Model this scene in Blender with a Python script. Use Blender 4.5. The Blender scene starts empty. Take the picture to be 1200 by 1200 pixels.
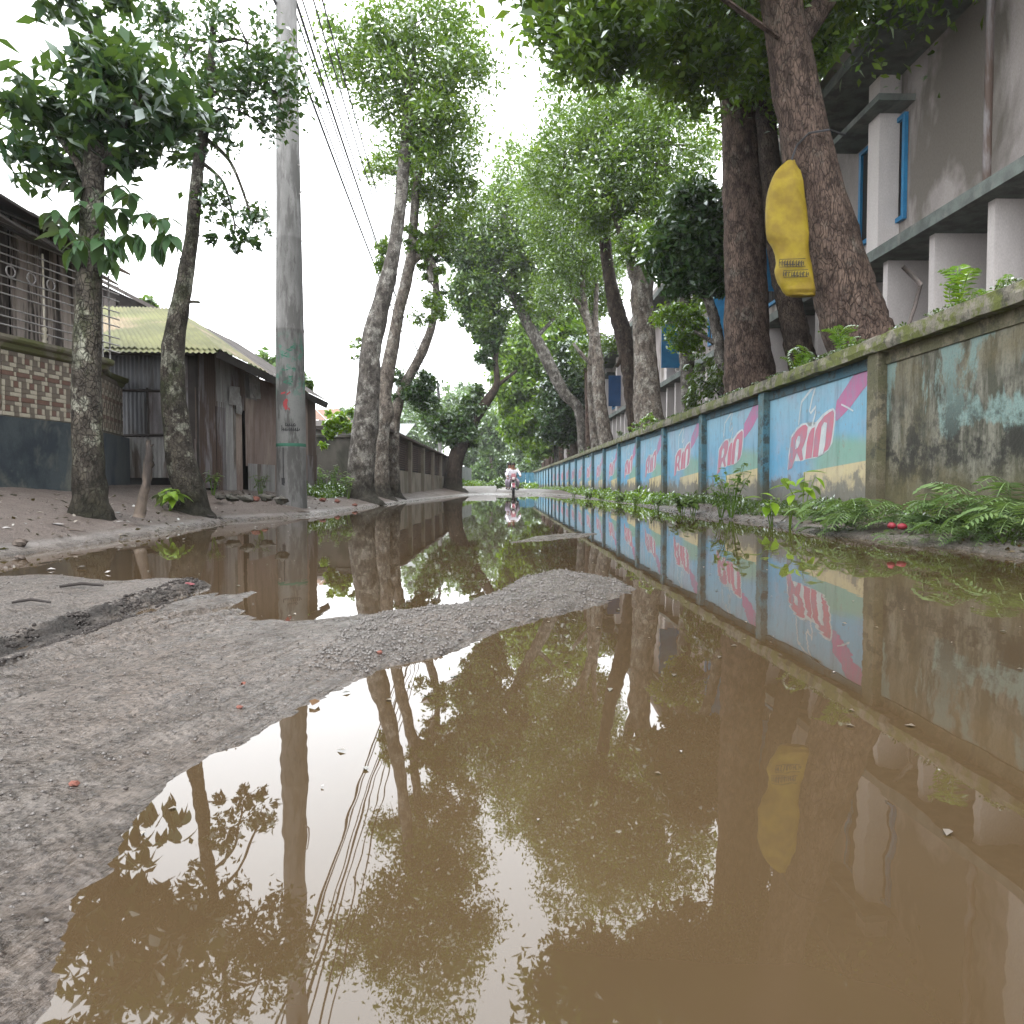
import bpy, bmesh, math, random
import numpy as np
from mathutils import Vector, Matrix, noise as mnoise
random.seed(7); rng = np.random.default_rng(11)
PI = math.pi; R = math.radians
C = bpy.context.scene.collection
scn = bpy.context.scene

# ---------------------------------------------------------------- camera, world, sun, exposure
F = 850.0; CAMZ = 0.5; PITCH = R(2.09); YAW = R(1.21)
cd = bpy.data.cameras.new('camera'); cam = bpy.data.objects.new('camera', cd); C.objects.link(cam)
cd.sensor_width = 36; cd.lens = 36*F/1200; cd.clip_start = 0.05; cd.clip_end = 2000
cam.location = (0, 0, CAMZ); cam.rotation_euler = (PI/2-PITCH, 0, -YAW)
scn.camera = cam
SUN_EL, SUN_AZ = R(62), R(200)
w = bpy.data.worlds.new('World'); scn.world = w; w.use_nodes = True
nt = w.node_tree; nt.nodes.clear()
o_ = nt.nodes.new('ShaderNodeOutputWorld'); bg = nt.nodes.new('ShaderNodeBackground')
sk = nt.nodes.new('ShaderNodeTexSky'); sk.sky_type = 'NISHITA'; sk.sun_disc = False
sk.sun_elevation = SUN_EL; sk.sun_rotation = SUN_AZ; sk.dust_density = 4; sk.air_density = 1.2
mx = nt.nodes.new('ShaderNodeMix'); mx.data_type = 'RGBA'
tc = nt.nodes.new('ShaderNodeTexCoord'); ns = nt.nodes.new('ShaderNodeTexNoise'); ns.inputs['Scale'].default_value = 2.2
ns.inputs['Detail'].default_value = 5
mr = nt.nodes.new('ShaderNodeMapRange'); mr.inputs[1].default_value = .3; mr.inputs[2].default_value = .7
mr.inputs[3].default_value = .8; mr.inputs[4].default_value = .97
nt.links.new(tc.outputs['Generated'], ns.inputs['Vector']); nt.links.new(ns.outputs['Fac'], mr.inputs[0])
nt.links.new(mr.outputs[0], mx.inputs[0]); nt.links.new(sk.outputs[0], mx.inputs[6])
mx.inputs[7].default_value = (9.6, 9.8, 10.0, 1)                      # the overcast layer
nt.links.new(mx.outputs[2], bg.inputs[0]); bg.inputs[1].default_value = 0.13
nt.links.new(bg.outputs[0], o_.inputs[0])
sl = bpy.data.lights.new('sun', 'SUN'); so = bpy.data.objects.new('sun', sl); C.objects.link(so)
sl.energy = 0.7; sl.angle = R(25); sl.color = (1, .97, .92)
so.rotation_euler = (PI/2-SUN_EL, 0, PI-SUN_AZ); so.location = (0, 0, 30)
vs = scn.view_settings; scn.display_settings.display_device = 'sRGB'
vs.view_transform = 'Standard'; vs.look = 'None'; vs.exposure = 1.85; vs.gamma = 1; vs.use_curve_mapping = False
scn.render.engine = 'CYCLES'
cy = scn.cycles; cy.use_denoising = True; cy.max_bounces = 7; cy.diffuse_bounces = 4; cy.glossy_bounces = 4
cy.transmission_bounces = 4; cy.volume_bounces = 1; cy.transparent_max_bounces = 8; cy.caustics_reflective = False
cy.caustics_refractive = False; cy.sample_clamp_indirect = 6

# ---------------------------------------------------------------- measuring: photo pixel + a real distance -> point
FW = Vector((math.sin(YAW)*math.cos(PITCH), math.cos(YAW)*math.cos(PITCH), -math.sin(PITCH)))
RT = Vector((math.cos(YAW), -math.sin(YAW), 0)); UP = RT.cross(FW)
CP = Vector((0, 0, CAMZ))
def ray(px, py): return FW + RT*((px-600)/F) - UP*((py-600)/F)
def at(px, py, Y):
    d = ray(px, py); return CP + d*(Y/d.y)
def atz(px, py, z=0.0):
    d = ray(px, py); return CP + d*((z-CAMZ)/d.z)
def hit(px, py, A, B):                                               # meets the vertical plane through A, B
    d = ray(px, py); n = Vector((B[1]-A[1], -(B[0]-A[0]), 0))
    return CP + d*((Vector((A[0], A[1], 0))-CP).dot(n)/d.dot(n))

# ---------------------------------------------------------------- materials
M = {}
class NT:
    def __init__(s, name):
        s.m = bpy.data.materials.new(name); s.m.use_nodes = True; s.t = s.m.node_tree; s.t.nodes.clear()
        s.out = s.n('OutputMaterial'); M[name] = s.m
    def n(s, k, **kw):
        x = s.t.nodes.new('ShaderNode'+k)
        for a, b in kw.items(): setattr(x, a, b)
        return x
    def set(s, sock, v):
        if isinstance(v, bpy.types.NodeSocket): s.t.links.new(v, sock)
        elif v is not None:
            if isinstance(v, tuple) and len(v) == 3 and sock.type == 'RGBA': v = (*v, 1)
            sock.default_value = v
    def coord(s, kind='Object', scale=(1, 1, 1)):
        v = s.n('NewGeometry').outputs['Position'] if kind == 'World' else s.n('TexCoord').outputs[kind]
        m = s.n('Mapping'); s.set(m.inputs[0], v); m.inputs['Scale'].default_value = scale; return m.outputs[0]
    def noise(s, vec, scale=5, detail=4, rough=.55, dist=0):
        x = s.n('TexNoise'); s.set(x.inputs['Vector'], vec); x.inputs['Scale'].default_value = scale
        x.inputs['Detail'].default_value = detail; x.inputs['Roughness'].default_value = rough; x.inputs['Distortion'].default_value = dist
        return x.outputs['Fac']
    def voro(s, vec, scale=5, feature='F1', out='Distance'):
        x = s.n('TexVoronoi'); x.feature = feature; s.set(x.inputs['Vector'], vec); x.inputs['Scale'].default_value = scale
        return x.outputs[out]
    def rng(s, v, a, b, c=0., d=1., smooth=False):
        x = s.n('MapRange'); s.set(x.inputs[0], v)
        for i, q in enumerate((a, b, c, d)): s.set(x.inputs[i+1], q)
        if smooth: x.interpolation_type = 'SMOOTHSTEP'
        return x.outputs[0]
    def mix(s, f, a, b, mode='MIX'):
        x = s.n('Mix'); x.data_type = 'RGBA'; x.blend_type = mode
        s.set(x.inputs[0], f); s.set(x.inputs[6], a); s.set(x.inputs[7], b); return x.outputs[2]
    def math(s, op, a, b=0.):
        x = s.n('Math'); x.operation = op; s.set(x.inputs[0], a); s.set(x.inputs[1], b); return x.outputs[0]
    def xyz(s, v):
        x = s.n('SeparateXYZ'); s.set(x.inputs[0], v); return x.outputs
    def bump(s, h, strength=.5, dist=.02, normal=None):
        x = s.n('Bump'); s.set(x.inputs['Height'], h); x.inputs['Strength'].default_value = strength
        x.inputs['Distance'].default_value = dist
        if normal: s.set(x.inputs['Normal'], normal)
        return x.outputs[0]
    def pbr(s, col, rough=.8, normal=None, metal=0., ior=1.45, spec=None):
        p = s.n('BsdfPrincipled'); s.set(p.inputs['Base Color'], col); s.set(p.inputs['Roughness'], rough)
        p.inputs['Metallic'].default_value = metal; p.inputs['IOR'].default_value = ior
        if spec is not None: s.set(p.inputs['Specular IOR Level'], spec)
        if normal: s.set(p.inputs['Normal'], normal)
        s.t.links.new(p.outputs[0], s.out.inputs[0]); return p

def simple(name, c1, c2, scale=6, rough=.85, bump=.3, bd=.01, stain=None, st=(.5, .7), stretch=(1, 1, 1), metal=0., coord='Object', fine=60, dk=.62):
    c1, c2 = (tuple(q*dk for q in c) for c in (c1, c2)); stain = tuple(q*dk for q in stain) if stain else None
    t = NT(name); v = t.coord(coord, stretch)
    a = t.noise(v, scale, 6, .6); col = t.mix(t.rng(a, .4, .6), c1, c2)
    if stain:
        b = t.noise(v, scale*.35, 5, .65, .4); col = t.mix(t.rng(b, st[0]-.03, st[0]+.05), col, stain)
    f = t.noise(v, fine, 3, .6); col = t.mix(t.rng(f, .3, .75, 0, .35), col, t.mix(1., col, (.35, .35, .35), 'MULTIPLY'))
    t.pbr(col, rough, t.bump(t.math('ADD', f, a), bump, bd), metal)
    return t.m

def bark(name, c1, c2, crack, lichen=None, lf=(.55, .7), vs=16, stretch=.35, dark=None, bd=.03, dk=.62):
    c1, c2, crack = (tuple(q*dk for q in c) for c in (c1, c2, crack)); lichen = tuple(q*dk for q in lichen) if lichen else None
    t = NT(name); v = t.coord('Object', (1, 1, stretch))
    n0 = t.noise(v, 5, 5, .6)
    vv = t.n('VectorMath'); vv.operation = 'ADD'
    sc = t.n('VectorMath'); sc.operation = 'SCALE'; t.set(sc.inputs[0], t.n('TexNoise').outputs['Color']); sc.inputs['Scale'].default_value = .12
    nn = sc.inputs[0].links[0].from_node; t.set(nn.inputs['Vector'], v); nn.inputs['Scale'].default_value = 7
    t.set(vv.inputs[0], v); t.set(vv.inputs[1], sc.outputs[0])
    e = t.voro(vv.outputs[0], vs, 'DISTANCE_TO_EDGE')
    fine = t.noise(v, 70, 4, .65)
    col = t.mix(t.rng(n0, .35, .65), c1, c2)
    if lichen:
        l = t.noise(t.coord('Object', (1, 1, .8)), 3.4, 6, .72); col = t.mix(t.rng(l, lf[0], lf[1]), col, lichen)
    if dark:
        l2 = t.noise(t.coord('Object', (1, 1, .5)), 2.3, 6, .7); col = t.mix(t.rng(l2, .5, .62), col, dark)
    col = t.mix(t.rng(fine, .35, .7, 0, .5), col, t.mix(1., col, (.3, .3, .3), 'MULTIPLY'))
    ck = t.rng(t.math('ADD', t.math('ADD', e, t.math('MULTIPLY', fine, .10)), t.math('MULTIPLY', n0, .12)), .07, .20)
    col = t.mix(ck, crack, col)
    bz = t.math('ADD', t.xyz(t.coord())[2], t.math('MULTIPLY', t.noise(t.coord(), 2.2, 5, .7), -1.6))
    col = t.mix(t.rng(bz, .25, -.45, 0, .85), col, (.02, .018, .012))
    bl = t.noise(t.coord('Object', (1, 1, .6)), 7.5, 6, .75); col = t.mix(t.rng(bl, .5, .57, 0, .8), col, t.mix(1., col, (.35, .33, .32), 'MULTIPLY')); col = t.mix(t.rng(bl, .46, .40, 0, .6), col, t.mix(1., col, (1.7, 1.7, 1.65), 'MULTIPLY'))
    t.pbr(col, .9, t.bump(t.math('ADD', t.math('MULTIPLY', ck, 1.), t.math('MULTIPLY', fine, .5)), .9, bd), spec=.25)
    return t.m

def leafmat(name, dark, mid, bright, hi=.82, trans=.35):
    t = NT(name); g = t.n('NewGeometry'); r = g.outputs['Random Per Island']
    pn = t.noise(t.coord('World'), .9, 3, .6)
    k = t.math('ADD', t.math('MULTIPLY', r, .55), t.rng(pn, .3, .7, 0., .5))
    cr = t.n('ValToRGB'); t.set(cr.inputs[0], k); e = cr.color_ramp.elements
    e[0].position = .1; e[0].color = (*dark, 1); e[1].position = 1; e[1].color = (*bright, 1)
    x = e.new(.55); x.color = (*mid, 1); x = e.new(hi); x.color = tuple(.5*(mid[i]+bright[i]) for i in range(3))+(1,)
    d = t.n('BsdfDiffuse'); t.set(d.inputs[0], cr.outputs[0])
    tr = t.n('BsdfTranslucent'); t.set(tr.inputs[0], t.mix(.55, cr.outputs[0], (.16, .26, .02)))
    gl = t.n('BsdfGlossy'); gl.inputs['Roughness'].default_value = .38; t.set(gl.inputs[0], (.8, .85, .85))
    m1 = t.n('MixShader'); m1.inputs[0].default_value = trans
    t.t.links.new(d.outputs[0], m1.inputs[1]); t.t.links.new(tr.outputs[0], m1.inputs[2])
    fr = t.n('Fresnel'); fr.inputs[0].default_value = 1.38
    m2 = t.n('MixShader'); t.set(m2.inputs[0], t.math('MULTIPLY', fr.outputs[0], .4))
    t.t.links.new(m1.outputs[0], m2.inputs[1]); t.t.links.new(gl.outputs[0], m2.inputs[2])
    t.t.links.new(m2.outputs[0], t.out.inputs[0]); return t.m

def flat(name, col, rough=.8, spec=None, metal=0.):
    t = NT(name); v = t.coord(); n_ = t.noise(v, 25, 4)
    t.pbr(t.mix(t.rng(n_, .4, .75, 0, .5), col, tuple(c*.6 for c in col)), rough, None, metal, spec=spec); return t.m

bark('bark_brown', (.21, .15, .12), (.145, .10, .083), (.04, .029, .023), (.24, .215, .18), (.56, .7), 24, .30)
bark('bark_dark', (.13, .095, .075), (.075, .056, .045), (.016, .013, .01), (.21, .18, .15), (.56, .66), 24, .35)
bark('bark_grey', (.27, .245, .22), (.13, .115, .10), (.05, .043, .037), (.46, .44, .40), (.5, .57), 30, .7, bd=.022)
bark('bark_moss', (.16, .14, .115), (.09, .078, .065), (.02, .016, .012), (.38, .38, .31), (.53, .58), 24, .7, dark=(.035, .042, .018), bd=.028)
bark('bark_pale', (.36, .31, .265), (.2, .165, .14), (.07, .055, .046), (.5, .47, .42), (.5, .58), 24, .6, bd=.022)
leafmat('leaf_dark', (.012, .032, .016), (.03, .07, .026), (.075, .13, .045), trans=.3)
leafmat('leaf_mid', (.03, .075, .014), (.105, .19, .026), (.27, .38, .045), trans=.55)
leafmat('leaf_ivy', (.015, .042, .016), (.045, .10, .028), (.13, .22, .045), trans=.4)
leafmat('leaf_light', (.06, .15, .012), (.17, .31, .025), (.36, .50, .035), trans=.55)
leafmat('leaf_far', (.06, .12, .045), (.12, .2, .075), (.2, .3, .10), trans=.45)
leafmat('leaf_fern', (.07, .12, .045), (.14, .22, .085), (.25, .34, .14), trans=.4)
leafmat('leaf_weed', (.035, .065, .014), (.075, .12, .025), (.14, .2, .04), trans=.4)
leafmat('leaf_litter', (.03, .018, .01), (.09, .05, .025), (.2, .12, .05), trans=.1)
flat('leaf_orange', (.6, .28, .03))

simple('plinth_blue', (.03, .045, .06), (.07, .09, .10), 3.5, .75, .4, .01, (.17, .175, .15), (.52, .62), (1, 1, .7))
simple('plinth_grey', (.10, .125, .14), (.15, .17, .18), 2.5, .75, .3, .006, (.055, .075, .105), (.5, .7), (1, 1, .5))
simple('tile_cream', (.66, .60, .49), (.5, .45, .34), 4, .45, .1, .002)
simple('tile_red', (.25, .14, .11), (.19, .115, .085), 4, .5, .1, .002)
simple('tile_brown', (.20, .165, .135), (.26, .215, .17), 4, .5, .1, .002)
simple('mortar', (.2, .17, .14), (.25, .22, .18), 20, .9)
simple('coping_paint', (.30, .27, .21), (.24, .22, .16), 4, .8, .3, .006, (.17, .18, .07), (.45, .62))
simple('metal_paint', (.5, .48, .47), (.38, .36, .35), 30, .5, .1, .002)
simple('old_plank', (.5, .42, .38), (.64, .55, .5), 3, .9, .5, .01, (.07, .055, .05), (.5, .7), (4, 4, .35))
simple('dark_wood', (.035, .028, .026), (.055, .045, .04), 4, .9, .4, .01)
simple('tin_grey', (.29, .27, .28), (.19, .175, .18), 2.5, .65, .3, .004, (.10, .065, .05), (.5, .66), (3, 3, .5))
simple('tin_dark', (.10, .105, .12), (.14, .145, .155), 2.5, .6, .3, .004, (.06, .05, .048), (.5, .66), (3, 3, .4))
simple('tin_pale', (.40, .39, .38), (.28, .27, .265), 2.5, .65, .3, .004, (.15, .12, .10), (.55, .7), (3, 3, .5))
simple('tin_rust', (.33, .25, .22), (.24, .17, .145), 3, .8, .3, .004, (.40, .32, .27), (.55, .7), (2, 2, .4))
simple('tin_green', (.22, .225, .075), (.14, .145, .05), 1.2, .75, .3, .004, (.33, .25, .15), (.52, .66))
simple('tin_roof_dark', (.095, .08, .075), (.13, .11, .10), 2, .8, .3, .004)
simple('roof_orange', (.42, .26, .18), (.33, .2, .15), 2, .8, .3, .004)
simple('roof_pale', (.5, .53, .53), (.4, .43, .43), 2, .7, .2, .004)
simple('white_wall', (.62, .61, .58), (.5, .49, .46), 2, .85, .2, .004)
simple('moss_concrete', (.07, .065, .055), (.11, .10, .085), 2.5, .95, .5, .01, (.03, .035, .022), (.5, .65), (1, 1, .5))
simple('beige_plaster', (.36, .31, .25), (.3, .26, .21), 2.5, .9, .3, .005, (.2, .18, .13), (.52, .7), (1, 1, .6))
simple('louvre_brown', (.10, .065, .055), (.14, .09, .075), 3, .8)
simple('coping_brown', (.12, .085, .07), (.08, .06, .05), 3, .85)
simple('facade_pink', (.95, .89, .87), (.82, .76, .74), 1.5, .85, .25, .006, (.34, .29, .27), (.6, .75), (1, 1, .5))
simple('facade_back', (.62, .56, .54), (.5, .45, .43), 1.5, .88, .25, .006, (.27, .24, .21), (.56, .7), (1, 1, .5))
simple('slab_edge', (.25, .29, .27), (.16, .18, .17), 4, .9, .4, .008, (.30, .31, .29), (.56, .64))
simple('shutter_blue', (.04, .34, .68), (.03, .26, .55), 3, .5, .15, .003)
simple('shutter_navy', (.025, .10, .26), (.03, .12, .32), 3, .5, .15, .003)
simple('room_dark', (.012, .011, .011), (.02, .018, .018), 3, .9)
simple('rebar', (.10, .085, .08), (.15, .12, .11), 12, .8)
simple('log', (.10, .075, .06), (.16, .13, .11), 8, .9, .5, .01, stretch=(1, 1, .3))
simple('stub_wood', (.16, .125, .10), (.24, .19, .15), 5, .9, .5, .01, (.05, .04, .035), (.5, .65), (1, 1, .5))
simple('paper', (.42, .41, .4), (.3, .29, .28), 12, .8)
simple('stone', (.17, .15, .14), (.26, .235, .22), 9, .9, .5, .008)
simple('brick_bit', (.28, .10, .07), (.2, .08, .06), 9, .9, .5, .008)
simple('litter_pale', (.5, .48, .47), (.36, .34, .33), 12, .7)
flat('litter_red', (.13, .02, .025), .6)
flat('print_black', (.02, .02, .022)); flat('print_red', (.26, .035, .04)); flat('print_green', (.03, .12, .08))
flat('wire_black', (.03, .03, .035), .6)
flat('tyre', (.012, .012, .013), .8); flat('chrome', (.55, .55, .57), .25, metal=1.); flat('bike_maroon', (.16, .015, .035), .3)
flat('bike_black', (.02, .018, .02), .4); flat('lamp_glass', (.6, .55, .55), .1)
flat('skin', (.22, .11, .065), .6); flat('hair', (.012, .01, .009), .6); flat('shirt_white', (.72, .7, .76), .9)
flat('shirt_pale', (.62, .6, .66), .9); flat('trouser', (.3, .26, .32), .9); flat('shoe', (.03, .02, .02), .7)
flat('fence_blue', (.06, .19, .28))
flat('red_petal', (.16, .008, .018), .6)

# yellow sack
t = NT('sack_yellow'); v = t.coord(); wv = t.n('TexWave'); t.set(wv.inputs[0], v); wv.inputs['Scale'].default_value = 60; wv.bands_direction = 'Z'
wx = t.n('TexWave'); t.set(wx.inputs[0], v); wx.inputs['Scale'].default_value = 60
a = t.noise(v, 5, 4)
t.pbr(t.mix(t.rng(a, .4, .65), (.27, .20, .008), (.19, .125, .006)), .6, t.bump(t.math('ADD', t.math('ADD', wv.outputs['Fac'], wx.outputs['Fac']), t.math('MULTIPLY', a, 8)), .4, .004))

# concrete pole with worn paint: green patch above, white band, green ring
t = NT('pole_concrete'); v = t.coord(); z = t.xyz(v)[2]
n1 = t.noise(v, 3, 6, .65); n2 = t.noise(t.coord('Object', (1, 1, .25)), 9, 5, .6); n3 = t.noise(v, 45, 4)
col = t.mix(t.rng(n2, .35, .65), (.10, .098, .096), (.155, .152, .15))
band = t.math('MULTIPLY', t.rng(z, .98, 1.02), t.rng(t.math('ADD', z, t.math('MULTIPLY', n1, .5)), 2.95, 2.6))
col = t.mix(t.math('MULTIPLY', band, t.rng(n1, .3, .55, .3, .8)), col, (.19, .195, .19))
gp = t.math('MULTIPLY', t.math('MULTIPLY', t.rng(z, 1.75, 2.1), t.rng(z, 3.0, 2.75)), t.rng(t.noise(v, 6, 6, .7), .5, .58))
col = t.mix(t.math('MULTIPLY', gp, .8), col, (.05, .17, .12))
col = t.mix(t.rng(t.noise(t.coord('Object', (1, 1, .2)), 5, 6, .7), .5, .58, 0, .8), col, (.055, .053, .05))
col = t.mix(t.rng(n3, .55, .75, 0, .5), col, (.08, .08, .07))
t.pbr(col, .85, t.bump(t.math('ADD', n3, n2), .4, .006))

# mural wall: material laid out in the wall's own metres (x across the panel, z height above its foot)
def mural():
    t = NT('mural_paint'); s = t.xyz(t.coord()); v = t.coord('World'); x, z = s[1], s[2]      # y runs along the wall, 0..3 in each panel
    nz = t.noise(v, 1.6, 4, .6); fine = t.noise(t.coord('World', (1, 1, .35)), 11, 6, .65)
    sky = t.mix(t.rng(z, .9, 1.7), (.07, .30, .50), (.17, .38, .52))
    sky = t.mix(t.rng(nz, .5, .75, 0, .6), sky, (.27, .33, .50))
    g = t.math('MULTIPLY', t.rng(t.math('ADD', z, t.math('MULTIPLY', x, -.10)), 1.12, .92, 0, 1, True), t.rng(x, 1.95, 1.25, 0, 1, True))
    col = t.mix(g, sky, (.13, .31, .25))
    n4 = t.noise(t.coord('World', (1, 1, .7)), 2.2, 5, .7)
    yl = t.math('MULTIPLY', t.rng(t.math('ADD', z, t.math('MULTIPLY', x, .06)), .80, .79), t.rng(x, 1.9, 1.85))
    col = t.mix(yl, col, (.50, .42, .21))
    zz = t.math('ADD', z, t.math('MULTIPLY', n4, -.85))
    col = t.mix(t.rng(zz, .20, -.04, 0, .9), col, t.mix(t.rng(fine, .35, .65), (.23, .19, .12), (.13, .115, .06)))
    zz2 = t.math('ADD', z, t.math('MULTIPLY', t.noise(v, 3.3, 6, .7), -1.25))
    col = t.mix(t.rng(zz2, -.02, -.14, 0, .85), col, (.055, .05, .032))
    col = t.mix(t.rng(fine, .5, .75, 0, .45), col, t.mix(1., col, (.55, .55, .55), 'MULTIPLY'))
    col = t.mix(1., col, (.92, .9, .88), 'MULTIPLY')
    n6 = t.noise(t.coord('World', (1, 1, .12)), 16, 5, .7)
    col = t.mix(t.math('MULTIPLY', t.rng(n6, .55, .75), t.rng(z, .9, 2.0, .2, .6)), col, (.15, .15, .13))
    n7 = t.noise(v, 4.5, 6, .75); col = t.mix(t.rng(n7, .56, .7, 0, .5), col, (.10, .12, .12))
    rn = t.n('ObjectInfo').outputs['Random']
    fd = t.math('ADD', t.math('ADD', t.math('MULTIPLY', rn, .3), .12), t.rng(t.noise(v, .8, 5, .65), .42, .6, 0, .4))
    col = t.mix(fd, col, t.mix(.5, col, (.27, .275, .275)))
    pk = t.noise(v, 9, 6, .75); col = t.mix(t.rng(pk, .6, .66, 0, .8), col, (.2, .19, .165))
    st_ = t.noise(t.coord('World', (1, 1, .1)), 6, 6, .7); col = t.mix(t.rng(st_, .52, .68, 0, .55), col, t.mix(1., col, (.45, .45, .42), 'MULTIPLY'))
    t.pbr(col, .75, t.bump(fine, .25, .004))
mural()
def trimmat(name, base, alt, moss):
    t = NT(name); v = t.coord(); z = t.xyz(t.coord('World'))[2]
    n = t.noise(t.coord('Object', (1, 1, .3)), 7, 6, .65); m = t.noise(t.coord('World'), 3.2, 6, .72); f = t.noise(v, 50, 4)
    col = t.mix(t.rng(n, .35, .65), base, alt)
    col = t.mix(t.math('MULTIPLY', t.rng(m, .45, .53), moss[1]), col, moss[0]); col = t.mix(t.rng(t.noise(t.coord('World'), 5.1, 6, .7), .52, .6, 0, .75), col, (.035, .034, .026))
    col = t.mix(t.rng(t.math('ADD', z, t.math('MULTIPLY', m, -.5)), .5, .22, 0, .85), col, (.07, .06, .035))
    col = t.mix(t.rng(f, .45, .75, 0, .6), col, t.mix(1., col, (.35, .35, .35), 'MULTIPLY'))
    t.pbr(col, .9, t.bump(t.math('ADD', f, n), .5, .008))
trimmat('pilaster_blue', (.045, .15, .21), (.085, .17, .20), ((.08, .10, .08), .6))
trimmat('pilaster_bare', (.18, .16, .11), (.12, .105, .07), ((.07, .07, .035), .8))
trimmat('coping_moss', (.125, .115, .09), (.2, .185, .15), ((.085, .10, .018), .95))
trimmat('mural_soffit', (.03, .09, .13), (.05, .11, .14), ((.05, .06, .05), .4))
t = NT('bare_paint'); v = t.coord('World'); z = t.xyz(v)[2]                      # pale green wash worn off grey-brown render
n1 = t.noise(t.coord('World', (1, 1, .4)), 1.7, 6, .66, .3); n2 = t.noise(t.coord('World', (1, 1, .22)), 6, 6, .7); n3 = t.noise(v, 30, 5, .7); n5 = t.noise(v, 1.1, 5, .6)
col = t.mix(t.rng(n2, .42, .58), (.055, .056, .040), (.165, .16, .13))
col = t.mix(t.rng(n5, .5, .66, 0, .6), col, (.13, .105, .05))
Yw = t.xyz(v)[1]
def bell(a, c, wd): return t.rng(t.math('ABSOLUTE', t.math('SUBTRACT', a, c)), wd, 0, 0, 1, True)
vst = t.math('MULTIPLY', bell(t.math('ADD', Yw, t.math('MULTIPLY', n3, .15)), 6.75, .26), t.rng(z, .75, 1.05))
hst = t.math('MULTIPLY', bell(z, 1.12, .30), t.rng(Yw, 6.7, 6.4))
est = t.math('MULTIPLY', bell(Yw, 7.7, .28), t.rng(z, .9, 1.4))
loc = t.math('MULTIPLY', t.math('ADD', t.math('ADD', vst, hst), est), .17)
pa = t.rng(t.math('ADD', t.math('ADD', n1, loc), t.rng(z, .8, 2.1, -.09, .01)), .52, .57)
col = t.mix(t.math('MULTIPLY', pa, t.rng(n3, .3, .55, .35, 1)), col, (.17, .25, .235))
col = t.mix(t.math('MULTIPLY', t.rng(t.noise(v, 1.9, 7, .75), .47, .56, 0, .9), t.rng(z, 1.75, .9)), col, (.014, .014, .011))
col = t.mix(t.rng(t.math('ADD', z, t.math('MULTIPLY', n1, -.8)), .35, .0, 0, .75), col, (.08, .07, .03))
col = t.mix(t.rng(n3, .5, .7, 0, .6), col, t.mix(1., col, (.4, .4, .4), 'MULTIPLY'))
t.pbr(col, .9, t.bump(t.math('ADD', n3, n2), .6, .01))

# mural lettering colours (weathered prints)
def printmat(name, c, wear):
    t = NT(name); v = t.coord('World', (1, 1, .5)); a = t.noise(v, 12, 6, .75); b2 = t.noise(t.coord('World'), .9, 4, .6)
    wear = t.math('ADD', t.rng(b2, .4, .62, 0, .55), wear*.7)
    c = tuple(q*.66 for q in c); t.pbr(t.mix(t.math('MULTIPLY', t.rng(a, .42, .58, .25, 1), wear), c, (.13, .21, .27)), .75)
printmat('mural_red', (.62, .17, .23), .5); printmat('mural_white', (.68, .72, .72), .5); printmat('mural_pink', (.55, .15, .33), .6)

# mud / earth ground
_a = atz(80, 760, 0); _b = atz(290, 705, 0); STREAK = math.atan2(_b.y-_a.y, _b.x-_a.x)
t = NT('mud'); P = t.coord('World'); z = t.xyz(P)[2]
at_ = t.n('Attribute'); at_.attribute_name = 'rut'; rut = at_.outputs['Fac']
at2 = t.n('Attribute'); at2.attribute_name = 'bank'; bank = at2.outputs['Fac']
n1 = t.noise(P, 1.4, 6, .65); n2 = t.noise(P, 9, 6, .7); n3 = t.noise(P, 70, 5, .7); n4 = t.noise(P, 260, 3, .6)
vo = t.voro(P, 85)
mudc = t.mix(t.rng(n2, .3, .7), (.070, .058, .049), (.132, .115, .101))
sx = t.n('Mapping'); t.set(sx.inputs[0], P); sx.inputs['Rotation'].default_value = (0, 0, -STREAK); sx.inputs['Scale'].default_value = (1, 1, 1)
sx2 = t.n('Mapping'); t.set(sx2.inputs[0], sx.outputs[0]); sx2.inputs['Scale'].default_value = (.09, 1, 1)
streak = t.noise(sx2.outputs[0], 26, 6, .65)
mudc = t.mix(t.rng(n1, .42, .6, 0, .6), mudc, (.115, .088, .070))
mudc = t.mix(t.rng(streak, .5, .62, 0, .55), mudc, t.mix(1., mudc, (.45, .43, .42), 'MULTIPLY'))
mudc = t.mix(t.rng(streak, .46, .38, 0, .5), mudc, t.mix(1., mudc, (1.45, 1.45, 1.45), 'MULTIPLY'))
earth = t.mix(t.rng(n2, .3, .7), (.085, .064, .054), (.14, .112, .097))
col = t.mix(bank, mudc, earth)
col = t.mix(t.rng(n3, .50, .60, 0, .8), col, t.mix(1., col, (.25, .22, .2), 'MULTIPLY'))
col = t.mix(t.rng(n3, .46, .3, 0, .5), col, t.mix(1., col, (1.5, 1.5, 1.5), 'MULTIPLY'))
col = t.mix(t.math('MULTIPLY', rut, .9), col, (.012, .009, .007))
wetn = t.math('ADD', z, t.math('MULTIPLY', n2, .05))
sheen_tint = t.math('MULTIPLY', bank, t.rng(t.math('ADD', z, t.math('MULTIPLY', n1, -.05)), .05, .022)); col = t.mix(t.math('MULTIPLY', sheen_tint, .8), col, (.34, .325, .32))  # pale waterline tint: sky reflected on the wet margin, painted into the colour
wet = t.math('MULTIPLY', t.rng(wetn, .10, .035), t.rng(rut, 0, .5, 1, 0))
col = t.mix(t.math('MULTIPLY', wet, .35), col, t.mix(1., col, (.45, .42, .4), 'MULTIPLY'))
rough = t.mix(wet, t.rng(n1, .3, .7, .42, .7), t.rng(n2, .3, .7, .12, .34))
h = t.math('ADD', t.math('ADD', t.math('MULTIPLY', n3, .7), t.math('MULTIPLY', n4, .25)), t.math('ADD', t.math('MULTIPLY', n2, 1.6), t.math('MULTIPLY', vo, .6)))
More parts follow.
